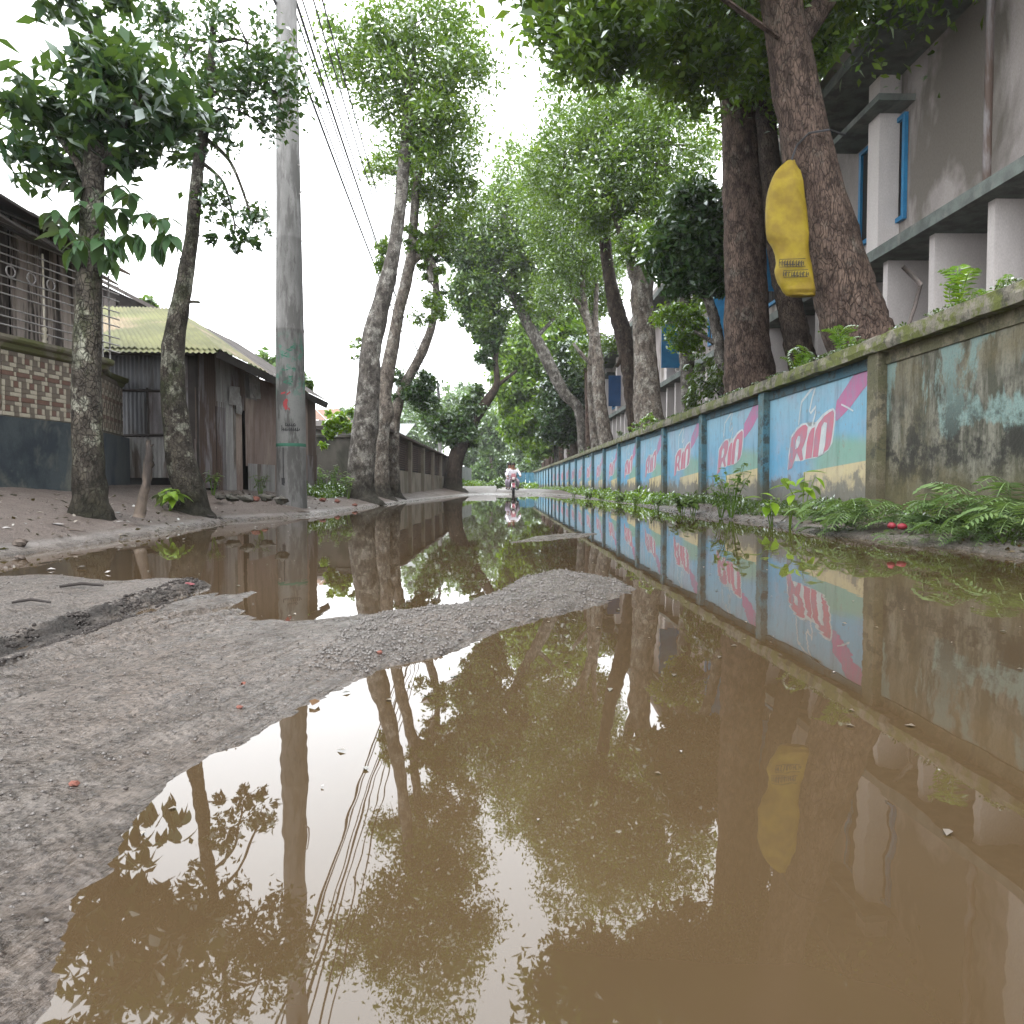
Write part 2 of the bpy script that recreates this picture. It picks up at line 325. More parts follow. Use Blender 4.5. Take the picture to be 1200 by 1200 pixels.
h = t.math('MULTIPLY', h, t.rng(wet, 0., 1., 1., .22))
pat = t.math('MULTIPLY', t.rng(t.noise(P, 3.1, 5, .7), .46, .56), t.math('SUBTRACT', 1., bank)); wet2 = t.math('MAXIMUM', wet, t.math('MULTIPLY', pat, .8))
h = t.math('MULTIPLY', h, t.rng(pat, 0, 1, 1, .35)); col = t.mix(t.math('MULTIPLY', pat, .35), col, t.mix(1., col, (.6, .55, .5), 'MULTIPLY'))
rough = t.mix(wet2, rough, t.rng(n2, .3, .7, .16, .4)); h = t.math('ADD', h, t.math('MULTIPLY', t.math('MULTIPLY', streak, 1.6), t.math('SUBTRACT', 1., bank)))
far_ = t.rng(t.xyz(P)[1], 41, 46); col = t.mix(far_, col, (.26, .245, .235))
rough = t.mix(rut, rough, (.9, .9, .9))
t.pbr(col, rough, t.bump(h, .9, .024), spec=.6)

# muddy water
t = NT('water'); P = t.coord('World', (1, 1, 1)); n1 = t.noise(P, .8, 4, .6); n2 = t.noise(t.coord('World', (1.6, .5, 1)), 3.2, 3, .5); n3 = t.noise(P, 24, 3, .5)
col = t.mix(t.rng(n1, .3, .7), (.042, .0275, .014), (.060, .040, .0215))
h = t.math('ADD', n2, t.math('MULTIPLY', n3, .01))
t.pbr(col, .012, t.bump(h, .07, .012), ior=1.6)

# ---------------------------------------------------------------- object helpers
def tag(o, label=None, cat=None, group=None, kind=None):
    if label: o['label'] = label
    if cat: o['category'] = cat
    if group: o['group'] = group
    if kind: o['kind'] = kind
    return o
def thing(name, label, cat, loc=(0, 0, 0), group=None):
    o = bpy.data.objects.new(name, None); C.objects.link(o); o.location = loc; o.empty_display_size = .2
    return tag(o, label, cat, group)
def wloc(o):
    v = Vector(o.location)
    while o.parent: o = o.parent; v += Vector(o.location)
    return v
def link(name, me, parent=None, loc=None):
    o = bpy.data.objects.new(name, me); C.objects.link(o); o.parent = parent
    if loc is not None: o.location = Vector(loc)-(wloc(parent) if parent else Vector((0, 0, 0)))
    return o
class MB:
    def __init__(s): s.v = []; s.f = []
    def add(s, vs, fs):
        n = len(s.v); s.v += [tuple(p) for p in vs]; s.f += [tuple(i+n for i in f) for f in fs]; return s
    def box(s, lo, hi, j=0.):
        x0, y0, z0 = lo; x1, y1, z1 = hi
        vs = [(x, y, z) for x in (x0, x1) for y in (y0, y1) for z in (z0, z1)]
        if j: vs = [(a+random.uniform(-j, j), b+random.uniform(-j, j), c+random.uniform(-j, j)) for a, b, c in vs]
        return s.add(vs, [(0, 1, 3, 2), (4, 6, 7, 5), (0, 4, 5, 1), (2, 3, 7, 6), (0, 2, 6, 4), (1, 5, 7, 3)])
    def obox(s, a, b, th, z0, z1, off=0.):                            # wall piece from a to b in plan, th thick behind the left side
        a = Vector((a[0], a[1])); b = Vector((b[0], b[1])); d = (b-a).normalized(); n = Vector((-d.y, d.x))
        p = [a+n*off, b+n*off, b+n*(off+th), a+n*(off+th)]
        vs = [(q.x, q.y, z) for z in (z0, z1) for q in p]
        return s.add(vs, [(0, 3, 2, 1), (4, 5, 6, 7), (0, 1, 5, 4), (1, 2, 6, 5), (2, 3, 7, 6), (3, 0, 4, 7)])
    def tube(s, pts, rad, seg=8, rough=0., cap=True, tw=0.):
        pts = [Vector(p) for p in pts]; n = len(pts)
        if not hasattr(rad, '__len__'): rad = [rad]*n
        base = len(s.v); ref = Vector((.13, 1, .07)).normalized() if abs((pts[-1]-pts[0]).normalized().y) < .9 else Vector((1, 0, 0))
        for i, p in enumerate(pts):
            t_ = (pts[min(i+1, n-1)]-pts[max(i-1, 0)]).normalized()
            u = t_.cross(ref).normalized(); v = t_.cross(u)
            for k in range(seg):
                a = 2*PI*k/seg+tw*i; dirv = u*math.cos(a)+v*math.sin(a); r = rad[i]
                if rough: r *= 1+rough*mnoise.noise((p+dirv*r*1.5)*(1.2/max(r, .05)))+rough*.6*mnoise.noise((p+dirv*r)*Vector((9, 9, 4)) if False else (p+dirv*r)*7)
                q = p+dirv*r; s.v.append((q.x, q.y, q.z))
        for i in range(n-1):
            for k in range(seg):
                k2 = (k+1) % seg; s.f.append((base+i*seg+k, base+i*seg+k2, base+(i+1)*seg+k2, base+(i+1)*seg+k))
        if cap: s.f.append(tuple(base+k for k in range(seg))); s.f.append(tuple(base+(n-1)*seg+k for k in reversed(range(seg))))
        return s
    def lathe(s, c, prof, seg=12, axis='z'):
        base = len(s.v)
        for r, h in prof:
            for k in range(seg):
                a = 2*PI*k/seg; q = (r*math.cos(a), r*math.sin(a), h)
                if axis == 'x': q = (h, q[0], q[1])
                if axis == 'y': q = (q[0], h, q[1])
                s.v.append((c[0]+q[0], c[1]+q[1], c[2]+q[2]))
        for i in range(len(prof)-1):
            for k in range(seg):
                k2 = (k+1) % seg; s.f.append((base+i*seg+k, base+i*seg+k2, base+(i+1)*seg+k2, base+(i+1)*seg+k))
        return s
    def ball(s, c, r, seg=10, rings=6, j=0.):
        r = r if hasattr(r, '__len__') else (r, r, r); base = len(s.v)
        for i in range(rings+1):
            th = PI*i/rings
            for k in range(seg):
                a = 2*PI*k/seg; q = 1+random.uniform(-j, j)
                s.v.append((c[0]+r[0]*q*math.sin(th)*math.cos(a), c[1]+r[1]*q*math.sin(th)*math.sin(a), c[2]+r[2]*q*math.cos(th)))
        for i in range(rings):
            for k in range(seg):
                k2 = (k+1) % seg; s.f.append((base+i*seg+k, base+(i+1)*seg+k, base+(i+1)*seg+k2, base+i*seg+k2))
        return s
    def build(s, name, mat, parent=None, smooth=False, origin=None):
        me = bpy.data.meshes.new(name); o = Vector(origin) if origin is not None else (wloc(parent) if parent else Vector((0, 0, 0)))
        me.from_pydata([(x-o.x, y-o.y, z-o.z) for x, y, z in s.v], [], s.f)
        me.materials.append(M[mat]); me.validate()
        if smooth: me.polygons.foreach_set('use_smooth', [True]*len(me.polygons))
        ob = link(name, me, parent)
        ob.location = o-(wloc(parent) if parent else Vector((0, 0, 0)))
        return ob
def spline(pts, n):
    """Catmull-Rom through rows of numbers -> n rows"""
    P_ = np.array(pts, float); m = len(P_)
    if m == 2: return [tuple(P_[0]+(P_[1]-P_[0])*k/(n-1)) for k in range(n)]
    out = []
    for k in range(n):
        u = k/(n-1)*(m-1); i = min(int(u), m-2); f = u-i
        p0, p1, p2, p3 = P_[max(i-1, 0)], P_[i], P_[i+1], P_[min(i+2, m-1)]
        out.append(tuple(.5*(2*p1+(p2-p0)*f+(2*p0-5*p1+4*p2-p3)*f*f+(3*p1-p0-3*p2+p3)*f**3)))
    return out
def fast_mesh(name, V, Fq, mat, parent=None, smooth=False):
    """quads from numpy arrays; world coordinates"""
    me = bpy.data.meshes.new(name); o = np.array(wloc(parent)) if parent else np.zeros(3)
    V = np.asarray(V, np.float32)-o.astype(np.float32)
    me.vertices.add(len(V)); me.vertices.foreach_set('co', V.ravel())
    k = Fq.shape[1]; me.loops.add(Fq.size); me.loops.foreach_set('vertex_index', Fq.ravel().astype(np.int32))
    me.polygons.add(len(Fq)); me.polygons.foreach_set('loop_start', np.arange(0, Fq.size, k, dtype=np.int32))
    if smooth: me.polygons.foreach_set('use_smooth', np.ones(len(Fq), bool))
    me.update(calc_edges=True); me.materials.append(M[mat])
    return link(name, me, parent)
def leaf_quads(Cn, size, aspect=.42, up=.5, jit=.35, droop=.3, axis=None):
    n = len(Cn); N = rng.normal(size=(n, 3)); N[:, 2] = np.abs(N[:, 2])*(.6+up)+up*.4
    N /= np.linalg.norm(N, axis=1)[:, None]
    A = rng.normal(size=(n, 3)) if axis is None else axis+rng.normal(size=(n, 3))*.3
    A[:, 2] -= droop; A -= N*(A*N).sum(1)[:, None]; A /= np.linalg.norm(A, axis=1)[:, None]+1e-9
    B = np.cross(N, A); L = (size*(1+rng.uniform(-jit, jit, n)))[:, None]; W = L*aspect
    mid = Cn-A*L*.05
    V = np.stack([Cn-A*L*.5, mid+B*W*.5+N*W*.16, Cn+A*L*.5-N*L*.08, mid-B*W*.5+N*W*.16], 1).reshape(-1, 3)
    Fq = np.arange(n*4).reshape(-1, 4)
    return V, Fq
def clump_points(c, r, n, sub=60, tight=.30, flat_=.8):
    """leaf positions: n leaves in small clumps through an ellipsoid of radii r about c"""
    k = max(3, int(n/sub)); D = rng.normal(size=(k, 3)); D /= np.linalg.norm(D, axis=1)[:, None]
    cc = D*(rng.uniform(.15, 1, k)**.45)[:, None]
    idx = rng.integers(0, k, n); s_ = rng.uniform(.5, 1.3, k)[idx][:, None]
    p = cc[idx]+rng.normal(size=(n, 3))*np.array([1, 1, flat_])*tight*s_*.62
    return np.array(c)+p*np.array(r)

# ---------------------------------------------------------------- ground and water
def poly_px(pts, z=0.): return np.array([tuple(atz(x, y, z))[:2] for x, y in pts])
def sdist(X, Y, poly):
    """signed distance, positive inside"""
    d2 = np.full(X.shape, 1e9); inside = np.zeros(X.shape, bool); n = len(poly)
    for i in range(n):
        ax, ay = poly[i]; bx, by = poly[(i+1) % n]; ex, ey = bx-ax, by-ay
        t_ = np.clip(((X-ax)*ex+(Y-ay)*ey)/(ex*ex+ey*ey+1e-12), 0, 1)
        d2 = np.minimum(d2, (X-ax-t_*ex)**2+(Y-ay-t_*ey)**2)
        if ay != by:
            c = ((ay > Y) != (by > Y)) & (X < (bx-ax)*(Y-ay)/(by-ay)+ax); inside ^= c
    return np.where(inside, 1, -1)*np.sqrt(d2)
left_edge = [(-60, 662), (0, 654), (60, 645), (120, 636), (165, 629), (215, 621), (262, 613), (276, 610), (335, 607), (385, 602), (425, 596), (480, 588), (530, 582), (548, 580)]
right_edge = [(625, 578.4), (660, 581), (700, 585.5), (740, 591), (780, 598), (830, 606), (880, 612), (950, 624), (1000, 631), (1060, 637), (1100, 642), (1160, 650), (1210, 657)]
lw = poly_px(left_edge); rw = poly_px(right_edge)
water_poly = np.vstack([[(-3.2, -9), (-3.2, 2)], lw[:1]*0+np.array([[-3.3, 3.2]]), lw, [(-.6, 42.5), (.9, 41)], rw, [(3.62, 2), (3.7, -9)]])
spit = poly_px([(-700, 760), (-120, 742), (0, 770), (60, 748), (150, 722), (220, 706), (262, 697), (285, 700), (280, 712), (330, 722), (370, 726), (420, 722), (480, 713), (540, 706), (590, 688), (625, 672),
                (660, 667), (700, 674), (745, 690), (735, 699), (700, 710), (640, 726), (560, 752), (500, 770), (440, 786), (400, 806), (370, 822), (330, 842), (290, 864), (230, 890), (190, 912),
                (172, 940), (140, 1010), (90, 1150), (-100, 1500), (-900, 1500)])
block = poly_px([(-600, 690), (-100, 686), (0, 686), (80, 682), (150, 690), (200, 687), (243, 684), (244, 691), (195, 705), (135, 726), (72, 746), (0, 768), (-120, 780), (-600, 790)])
ridge2 = poly_px([(598, 636), (625, 629), (660, 626), (700, 625), (690, 629), (640, 634)])
fingers = [poly_px(q) for q in ([(180, 712), (235, 700), (272, 688), (240, 703), (190, 718)], [(235, 712), (290, 694), (302, 694), (270, 706), (240, 718)])]
def fbm(X, Y, s, o=4, seed=0.):
    v = np.zeros(X.shape); a = 1.; 
    r_ = np.random.default_rng(int(seed*10)+5)
    for k in range(o*3):
        f = s*(1.6**(k//1*.75)); th = r_.uniform(0, 2*PI); ph = r_.uniform(0, 2*PI)
        v += a*np.sin((X*math.cos(th)+Y*math.sin(th))*f+ph+1.3*np.sin((X*math.sin(th)-Y*math.cos(th))*f*.7+ph)); a *= .8
    return v/3.
def gheight(X, Y):
    wob = fbm(X, Y, 3.0, 3, 1)*.02+fbm(X, Y, 9, 3, 4)*.014+fbm(X, Y, 26, 4, 6)*.007
    dw = sdist(X, Y, water_poly)
    out = np.clip(-dw, 0, None)+wob*1.5
    yy = np.clip((Y-30)/15, 0, 1)
    bankh = np.where(out < .5, .30*out, .15+.20*(out-.5)); bankh = np.minimum(bankh, np.where(X < 0, .5, .24))
    bankh = np.where(dw < 0, bankh+.008, 0)
    base = np.where(dw < 0, bankh, -.02-.10*np.clip(dw*1.2, 0, 1))
    def mound(poly, h, run):
        d = sdist(X, Y, poly)+wob
        return np.where(d > -.6, h*(1-np.exp(-np.clip(d, 0, None)/run))+np.minimum(d, 0)*.35, -1.)
    z = np.maximum(base, mound(spit, .052, .35))
    db = sdist(X, Y, block)+wob
    z = np.maximum(z, mound(block, .075, .10))
    z = np.maximum(z, mound(ridge2, .03, .2))
    for f_ in fingers: z = np.maximum(z, mound(f_, .02, .05))
    z = z+np.where(z > .0, (fbm(X, Y, 7, 4, 7)*.006+fbm(X, Y, 30, 4, 9)*.0035), 0)
    z = np.where(Y > 42, np.maximum(z*.9, .02), z)
    return z, dw, db
xs = np.concatenate([-np.geomspace(400, 6.2, 26), np.arange(-6, -2.6, .045), np.arange(-2.6, 1.6, .02), np.arange(1.6, 5.2, .05), np.geomspace(5.4, 400, 22)])
ys = [-10.]
while ys[-1] < 500: 
    y_ = ys[-1]; ys.append(y_+(.5 if y_ < .2 else max(.014, .0068*y_) if y_ < 14 else .02*y_ if y_ < 60 else .12*y_))
ys = np.array(ys)
GX, GY = np.meshgrid(xs, ys); GZ, GDW, GDB = gheight(GX, GY)
# tyre ruts run with the spit's length and press into it
wa = np.array(tuple(atz(80, 760, 0))[:2]); wb = np.array(tuple(atz(290, 705, 0))[:2]); dd = (wb-wa)/np.linalg.norm(wb-wa)
perp = (GX-wa[0])*(-dd[1])+(GY-wa[1])*dd[0]; along = (GX-wa[0])*dd[0]+(GY-wa[1])*dd[1]
env = np.clip(1-np.abs(along-.6)/2.4, 0, 1)**.5
for off, wd, dp in ((-.05, .05, .030), (-.17, .045, .024), (-.28, .05, .016), (-.42, .06, .012)):
    g = np.exp(-((perp-off)/wd)**2)*env; lug = .75+.25*np.sin(along*75+perp*30)
    GZ -= np.where(GZ > 0, dp*g*lug, 0); GZ += np.where(GZ > 0, dp*.5*np.exp(-((perp-off-.06)/.025)**2)*env, 0)
RUT = np.clip(np.exp(-((GDB-.015)/.05)**2)*np.clip((wa[1]+.9-GY)*3, 0, 1)*(GY < 3.9)*1.4, 0, 1)
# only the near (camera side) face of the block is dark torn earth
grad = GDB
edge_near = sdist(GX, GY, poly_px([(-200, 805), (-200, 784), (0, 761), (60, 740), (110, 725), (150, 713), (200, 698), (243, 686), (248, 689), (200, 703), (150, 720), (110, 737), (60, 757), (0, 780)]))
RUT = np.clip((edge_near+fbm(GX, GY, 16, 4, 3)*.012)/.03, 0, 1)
GZ += RUT*.6*(.018*np.sin(GX*61+GY*20+2*np.sin(GX*23))+.013*np.sin(GX*137-GY*60)+.012)*(GZ > -.03)
nr, nc = GX.shape; V = np.stack([GX, GY, GZ], -1).reshape(-1, 3)
ii = (np.arange(nr-1)[:, None]*nc+np.arange(nc-1)[None, :]).ravel()
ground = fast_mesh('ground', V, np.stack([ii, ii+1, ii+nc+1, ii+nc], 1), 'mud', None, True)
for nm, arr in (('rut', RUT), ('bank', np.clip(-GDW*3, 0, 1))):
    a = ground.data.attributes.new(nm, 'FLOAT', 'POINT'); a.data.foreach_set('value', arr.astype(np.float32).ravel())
tag(ground, 'brown mud road with tyre ruts, banks and a gravelly spit', kind='structure')
def zat(x, y): 
    z, _, _ = gheight(np.array([[float(x)]]), np.array([[float(y)]])); return float(z[0, 0])
def zats(x, y): return gheight(x[None, :], y[None, :])[0][0]
wm = MB().add([(-8, -9.5, 0), (8, -9.5, 0), (8, 60, 0), (-8, 60, 0)], [(0, 1, 2, 3)]).build('water', 'water')
tag(wm, 'brown puddle water filling the road', kind='structure')
#PART2
# ---------------------------------------------------------------- right: mural boundary wall
WX = 4.10; PX = 4.20; P0 = 7.76; PITCHW = 3.35; PW = .23
mw = thing('boundary_wall', 'long low concrete boundary wall painted blue with red RIO lettering and mossy coping', 'wall', (WX, P0, 0))
def crop(c, X=PX): d = ray(890+c[0]/7.5, 420+c[1]/7.5); p = CP+d*((X-CP.x)/d.x); return (p.y-(P0+PW), p.z)
art = [('letter_outline', 'mural_white', 2, [(245, 980), (255, 860), (273, 690), (330, 607), (375, 572), (415, 565), (436, 588), (442, 603), (490, 583), (500, 558), (560, 488), (610, 452), (650, 435), (670, 460), (670, 540), (657, 640), (642, 740), (612, 803), (560, 845), (500, 875), (400, 890), (380, 903), (310, 903), (288, 965)]),
       ('letter', 'mural_red', 4, [(251, 985), (264, 860), (284, 700), (337, 624), (380, 589), (410, 582), (427, 605), (417, 690), (396, 750), (374, 802), (386, 888), (362, 902), (332, 830), (318, 838), (305, 900), (288, 962)]),
       ('letter', 'mural_red', 4, [(405, 885), (418, 742), (437, 662), (462, 616), (489, 602), (478, 720), (460, 872)]),
       ('letter', 'mural_red', 4, [(470, 868), (482, 720), (496, 632), (522, 570), (572, 506), (620, 471), (649, 455), (659, 480), (655, 560), (640, 680), (625, 758), (602, 800), (575, 818), (556, 842), (515, 864)]),
       ('letter_hole', 'mural_white', 6, [(318, 800), (326, 722), (344, 680), (363, 688), (359, 742), (340, 785)]),
       ('letter_hole', 'mural_white', 6, [(518, 862), (533, 740), (550, 602), (574, 560), (598, 566), (592, 640), (580, 760), (562, 838)]),
       ('pink_flare', 'mural_pink', 2, [(668, 450), (682, 372), (762, 250), (850, 112), (972, 52), (970, 212), (900, 292), (800, 430), (700, 532), (672, 552)])]
bolt = [(345, 585), (358, 480), (370, 385), (440, 295), (485, 240), (491, 262), (465, 350), (441, 465), (453, 480), (498, 422), (494, 480), (470, 570), (462, 603)]
dash = [(725, 405), (780, 432), (830, 462)]
def poly_mesh(name, pts, off, mat):
    p = [(-off/1000., y, z) for y, z in pts]; bm = bmesh.new(); vs = [bm.verts.new(q) for q in p]; f = bm.faces.new(vs)
    bmesh.ops.triangulate(bm, faces=[f]); bm.normal_update(); me = bpy.data.meshes.new(name); bm.to_mesh(me); bm.free(); me.materials.append(M[mat]); return me
def line_mesh(name, pts, wd, off, mat):
    mb = MB(); pts = [Vector(p) for p in pts]; L, Rr = [], []
    for i, p in enumerate(pts):
        t_ = (pts[min(i+1, len(pts)-1)]-pts[max(i-1, 0)]).normalized(); n = Vector((-t_.y, t_.x))
        L.append(p+n*wd/2); Rr.append(p-n*wd/2)
    vs = [(-off/1000., q.x, q.y) for q in L+Rr]; k = len(pts)
    mb.add(vs, [(i, i+1, k+i+1, k+i) for i in range(k-1)])
    me = bpy.data.meshes.new(name); me.from_pydata(mb.v, [], mb.f); me.materials.append(M[mat]); return me
art_me = [(n, poly_mesh(n, [crop(c) for c in pts], off, mt), n) for n, mt, off, pts in art]
art_me += [('lightning_line', line_mesh('lightning_line', [crop(c) for c in bolt], .038, 3, 'mural_white'), ''), ('chalk_dash', line_mesh('chalk_dash', [crop(c) for c in dash], .02, 8, 'mural_white'), '')]
pan = MB().add([(0, 0, 0), (.02, 0, 0), (0, PITCHW-PW, 0), (0, 0, -.15)][:0] or [(0, 0, -.15), (0, PITCHW-PW, -.15), (0, PITCHW-PW, 1.9), (0, 0, 1.9), (.12, 0, -.15), (.12, PITCHW-PW, -.15), (.12, PITCHW-PW, 1.9), (.12, 0, 1.9)],
    [(0, 3, 2, 1), (4, 5, 6, 7), (0, 1, 5, 4), (3, 7, 6, 2), (0, 4, 7, 3), (1, 2, 6, 5)])
def panel_me(mat):
    me = bpy.data.meshes.new('panel'); me.from_pydata(pan.v, [], pan.f); me.materials.append(M[mat]); return me
pm_p, pm_b = panel_me('mural_paint'), panel_me('bare_paint')
def cop_mesh(seed):
    random.seed(seed); mb = MB(); n = 14; prof = [(-.05, 1.93), (-.062, 1.99), (-.05, 2.085), (0, 2.11), (.2, 2.12), (.27, 2.09), (.27, 1.93)]
    for i in range(n+1):
        y = PITCHW*i/n-(.0 if i else -.004)
        for a, b in prof: mb.v.append((a+random.uniform(-.008, .008), y, b+random.uniform(-.010, .010)))
    k = len(prof)
    for i in range(n):
        for j in range(k): mb.f.append((i*k+j, i*k+(j+1) % k, (i+1)*k+(j+1) % k, (i+1)*k+j))
    mb.f += [tuple(range(k))[::-1], tuple(n*k+j for j in range(k))]
    me = bpy.data.meshes.new('coping'); me.from_pydata(mb.v, [], mb.f); me.materials.append(M['coping_moss']); return me
cops = [cop_mesh(s) for s in (1, 2, 3)]; random.seed(7)
def pil_me(mat):
    mb = MB().box((-.0, .0, -.2), (.17, PW, 1.93)); me = bpy.data.meshes.new('pilaster'); me.from_pydata(mb.v, [], mb.f)
    me.materials.append(M[mat]); return me
pl_bl, pl_br = pil_me('pilaster_blue'), pil_me('pilaster_bare')
for k in range(-2, 22):
    y0 = P0+PITCHW*k
    link('pilaster', pl_br if k <= 0 else pl_bl, mw, (WX, y0, 0))
    link('coping', cops[k % 3], mw, (WX, y0+.002, 0))
    p = link('panel', pm_b if k < 0 else pm_p, mw, (PX, y0+PW, 0))
    if k < 0: p['label'] = 'bare panel with worn pale green wash'
    if 0 <= k < 14:
        for n, me, _ in art_me:
            if n == 'chalk_dash' and k: continue
            if k > 8 and n in ('letter_hole',): continue
            o = link(n, me, p); o.location = (0, 0, 0)
    mb = MB().box((WX+.08, y0+PW, 1.80), (WX+.16, y0+PITCHW, 1.929)); mb.build('beam', 'mural_soffit' if k >= 0 else 'pilaster_bare', mw)

# ---------------------------------------------------------------- right: concrete building behind the wall
bd = thing('concrete_building', 'two storey pink grey concrete building with slab ledges and blue shutters behind the wall', 'building', (6, 4, .2))
def bpart(name, mat, lo, hi): return MB().box(lo, hi).build(name, mat, bd)
BX = 6.0
bpart('back_wall', 'facade_back', (BX+.95, 1, .1), (BX+1.2, 86, 3.95))
bpart('ledge', 'slab_edge', (BX-.22, 1, 3.95), (BX+1.3, 86, 4.12))
bpart('upper_wall', 'facade_back', (BX+.42, 1, 4.12), (BX+.6, 86, 7.0))
bpart('roof_slab', 'slab_edge', (BX-.5, 1, 7.0), (BX+5, 86, 7.18))
bpart('parapet', 'facade_back', (BX-.3, 1, 7.18), (BX-.1, 86, 7.6))
fin = MB().box((0, 0, 0), (.949, .13, 3.85)); fm = bpy.data.meshes.new('fin'); fm.from_pydata(fin.v, [], fin.f); fm.materials.append(M['facade_pink'])
for i in range(64): link('fin', fm, bd, (BX, 3.93+1.2*i, .1))
col_ = MB().box((0, 0, 0), (.34, .35, 2.879)); cm_ = bpy.data.meshes.new('column'); cm_.from_pydata(col_.v, [], col_.f); cm_.materials.append(M['facade_pink'])
for i in range(14): link('column', cm_, bd, (BX+.08, 4.4+3.6*i, 4.121))
lr = MB().box((0, 0, 0), (.3, 1.5, .10)); lm_ = bpy.data.meshes.new('sunshade'); lm_.from_pydata(lr.v, [], lr.f); lm_.materials.append(M['slab_edge'])
def shutter(y, mat, w_, z0, z1, x0):
    s = MB().box((x0, y, z0), (x0+w_, y+.035, z1)).build('shutter', mat, bd)
    for a, b in ((z0+.06, (z0+z1)/2-.04), ((z0+z1)/2+.04, z1-.06)):
        MB().box((x0+.07, y-.012, a), (x0+w_-.07, y+.001, b)).build('shutter_panel', mat, s)
for i in range(9):
    y = 6.9+4.55*i
    wn = MB().box((BX+.405, y, 4.75), (BX+.425, y+1.3, 6.25)).build('window', 'room_dark', bd)
    for q in range(1, 6): MB().box((BX+.39, y+q*.22, 4.75), (BX+.402, y+q*.22+.02, 6.25)).build('window_bar', 'rebar', wn)
    bpart('sunshade', 'slab_edge', (BX-.15, y-.25, 6.4), (BX+.419, y+1.55, 6.5))
for px_, y1, y2, d, mat in ((900, 262, 341, 16.2, 'shutter_blue'), (785, 380, 431, 25.3, 'shutter_blue'), (846, 290, 400, 20.4, 'shutter_blue'), (720, 440, 476, 36.5, 'shutter_navy')):
    p = at(px_, y2, d); q = at(px_, y1, d); shutter(d, mat, .62, p.z, q.z, p.x-.3)
    MB().box((BX+.25, d+.04, p.z-.1), (BX+.419, d+.1, q.z+.1)).build('window_frame', 'facade_pink', bd)
for i in range(9):
    y = 6.9+4.55*i
    for lo, hi in (((BX+.36, y-.07, 4.68), (BX+.418, y, 6.32)), ((BX+.36, y+1.3, 4.68), (BX+.418, y+1.37, 6.32)), ((BX+.355, y+.001, 4.68), (BX+.417, y+1.299, 4.749)), ((BX+.355, y+.001, 6.251), (BX+.417, y+1.299, 6.32))): bpart('window_frame', 'shutter_blue', lo, hi)
for y in (8.9, 17.6, 30.4): MB().tube([(BX-.28, y, 7.1), (BX+.0, y, 6.9), (BX+.0, y, 4.2)], .05, 8).build('downpipe', 'tin_grey', bd, True)
# ragged broken pipe leaning behind coping
pp = thing('broken_pipe', 'thin bent grey pipe standing behind the wall coping beside the pink fins', 'pipe', tuple(at(1062, 384, 8.6)))
MB().tube([at(1061, 392, 8.6), at(1072, 360, 8.6), at(1079, 333, 8.6)], .022, 7).tube([at(1079, 334, 8.6), at(1068, 322, 8.6), at(1058, 312, 8.6)], .028, 7).build('pipe', 'rebar', pp, True)

# ---------------------------------------------------------------- left: tiled boundary wall with grille
th = thing('tiled_boundary_wall', 'tiled boundary wall with dark blue plinth, cream coping and a metal grille on top', 'wall', (-5.6, 9, .4))
A1, B1 = (-5.975, 7.32), (-5.43, 9.94)
plan = [(-6.9, 2.9), A1, B1, (-5.56, 10.32), (-5.78, 10.75), (-6.02, 11.3), (-6.1, 12.0)]
plan[0] = (A1[0]-(B1[0]-A1[0])*1.7, A1[1]-(B1[1]-A1[1])*1.7)
for a, b in ((plan[0], B1), (B1, plan[4]), (plan[4], plan[6])):
    MB().obox(a, b, .2, .2, 2.15).build('wall_core', 'mortar', th)
MB().obox(plan[0], (B1[0]-.02, B1[1]-.1), .05, .25, 1.30, -.052).build('plinth', 'plinth_blue', th)
MB().obox((-5.80, 10.62), (-6.12, 12.15), .05, .3, 1.28, -.052).build('plinth', 'plinth_grey', th)
MB().obox((-5.50, 10.05), (-5.78, 10.60), .05, .3, 1.29, -.05).build('plinth', 'tin_pale', th)
sm = spline([(x, y, 0) for x, y in plan[1:]], 26); sm = [(plan[0][0], plan[0][1], 0)]+sm
mb = MB(); prof = [(.0, 2.08), (.035, 2.10), (.05, 2.15), (.10, 2.17), (.115, 2.20), (.115, 2.235), (-.2, 2.25), (-.2, 2.08)]
for i, p in enumerate(sm):
    a = Vector(sm[max(i-1, 0)]); b = Vector(sm[min(i+1, len(sm)-1)]); t_ = (b-a).normalized(); n = Vector((t_.y, -t_.x, 0))
    for o_f, z in prof: q = Vector(p)+n*o_f; mb.v.append((q.x, q.y, z))
k = len(prof)
for i in range(len(sm)-1):
    for j in range(k): mb.f.append((i*k+j, (i+1)*k+j, (i+1)*k+(j+1) % k, i*k+(j+1) % k))
mb.f += [tuple(range(k)), tuple((len(sm)-1)*k+j for j in reversed(range(k)))]
mb.build('coping', 'coping_paint', th)
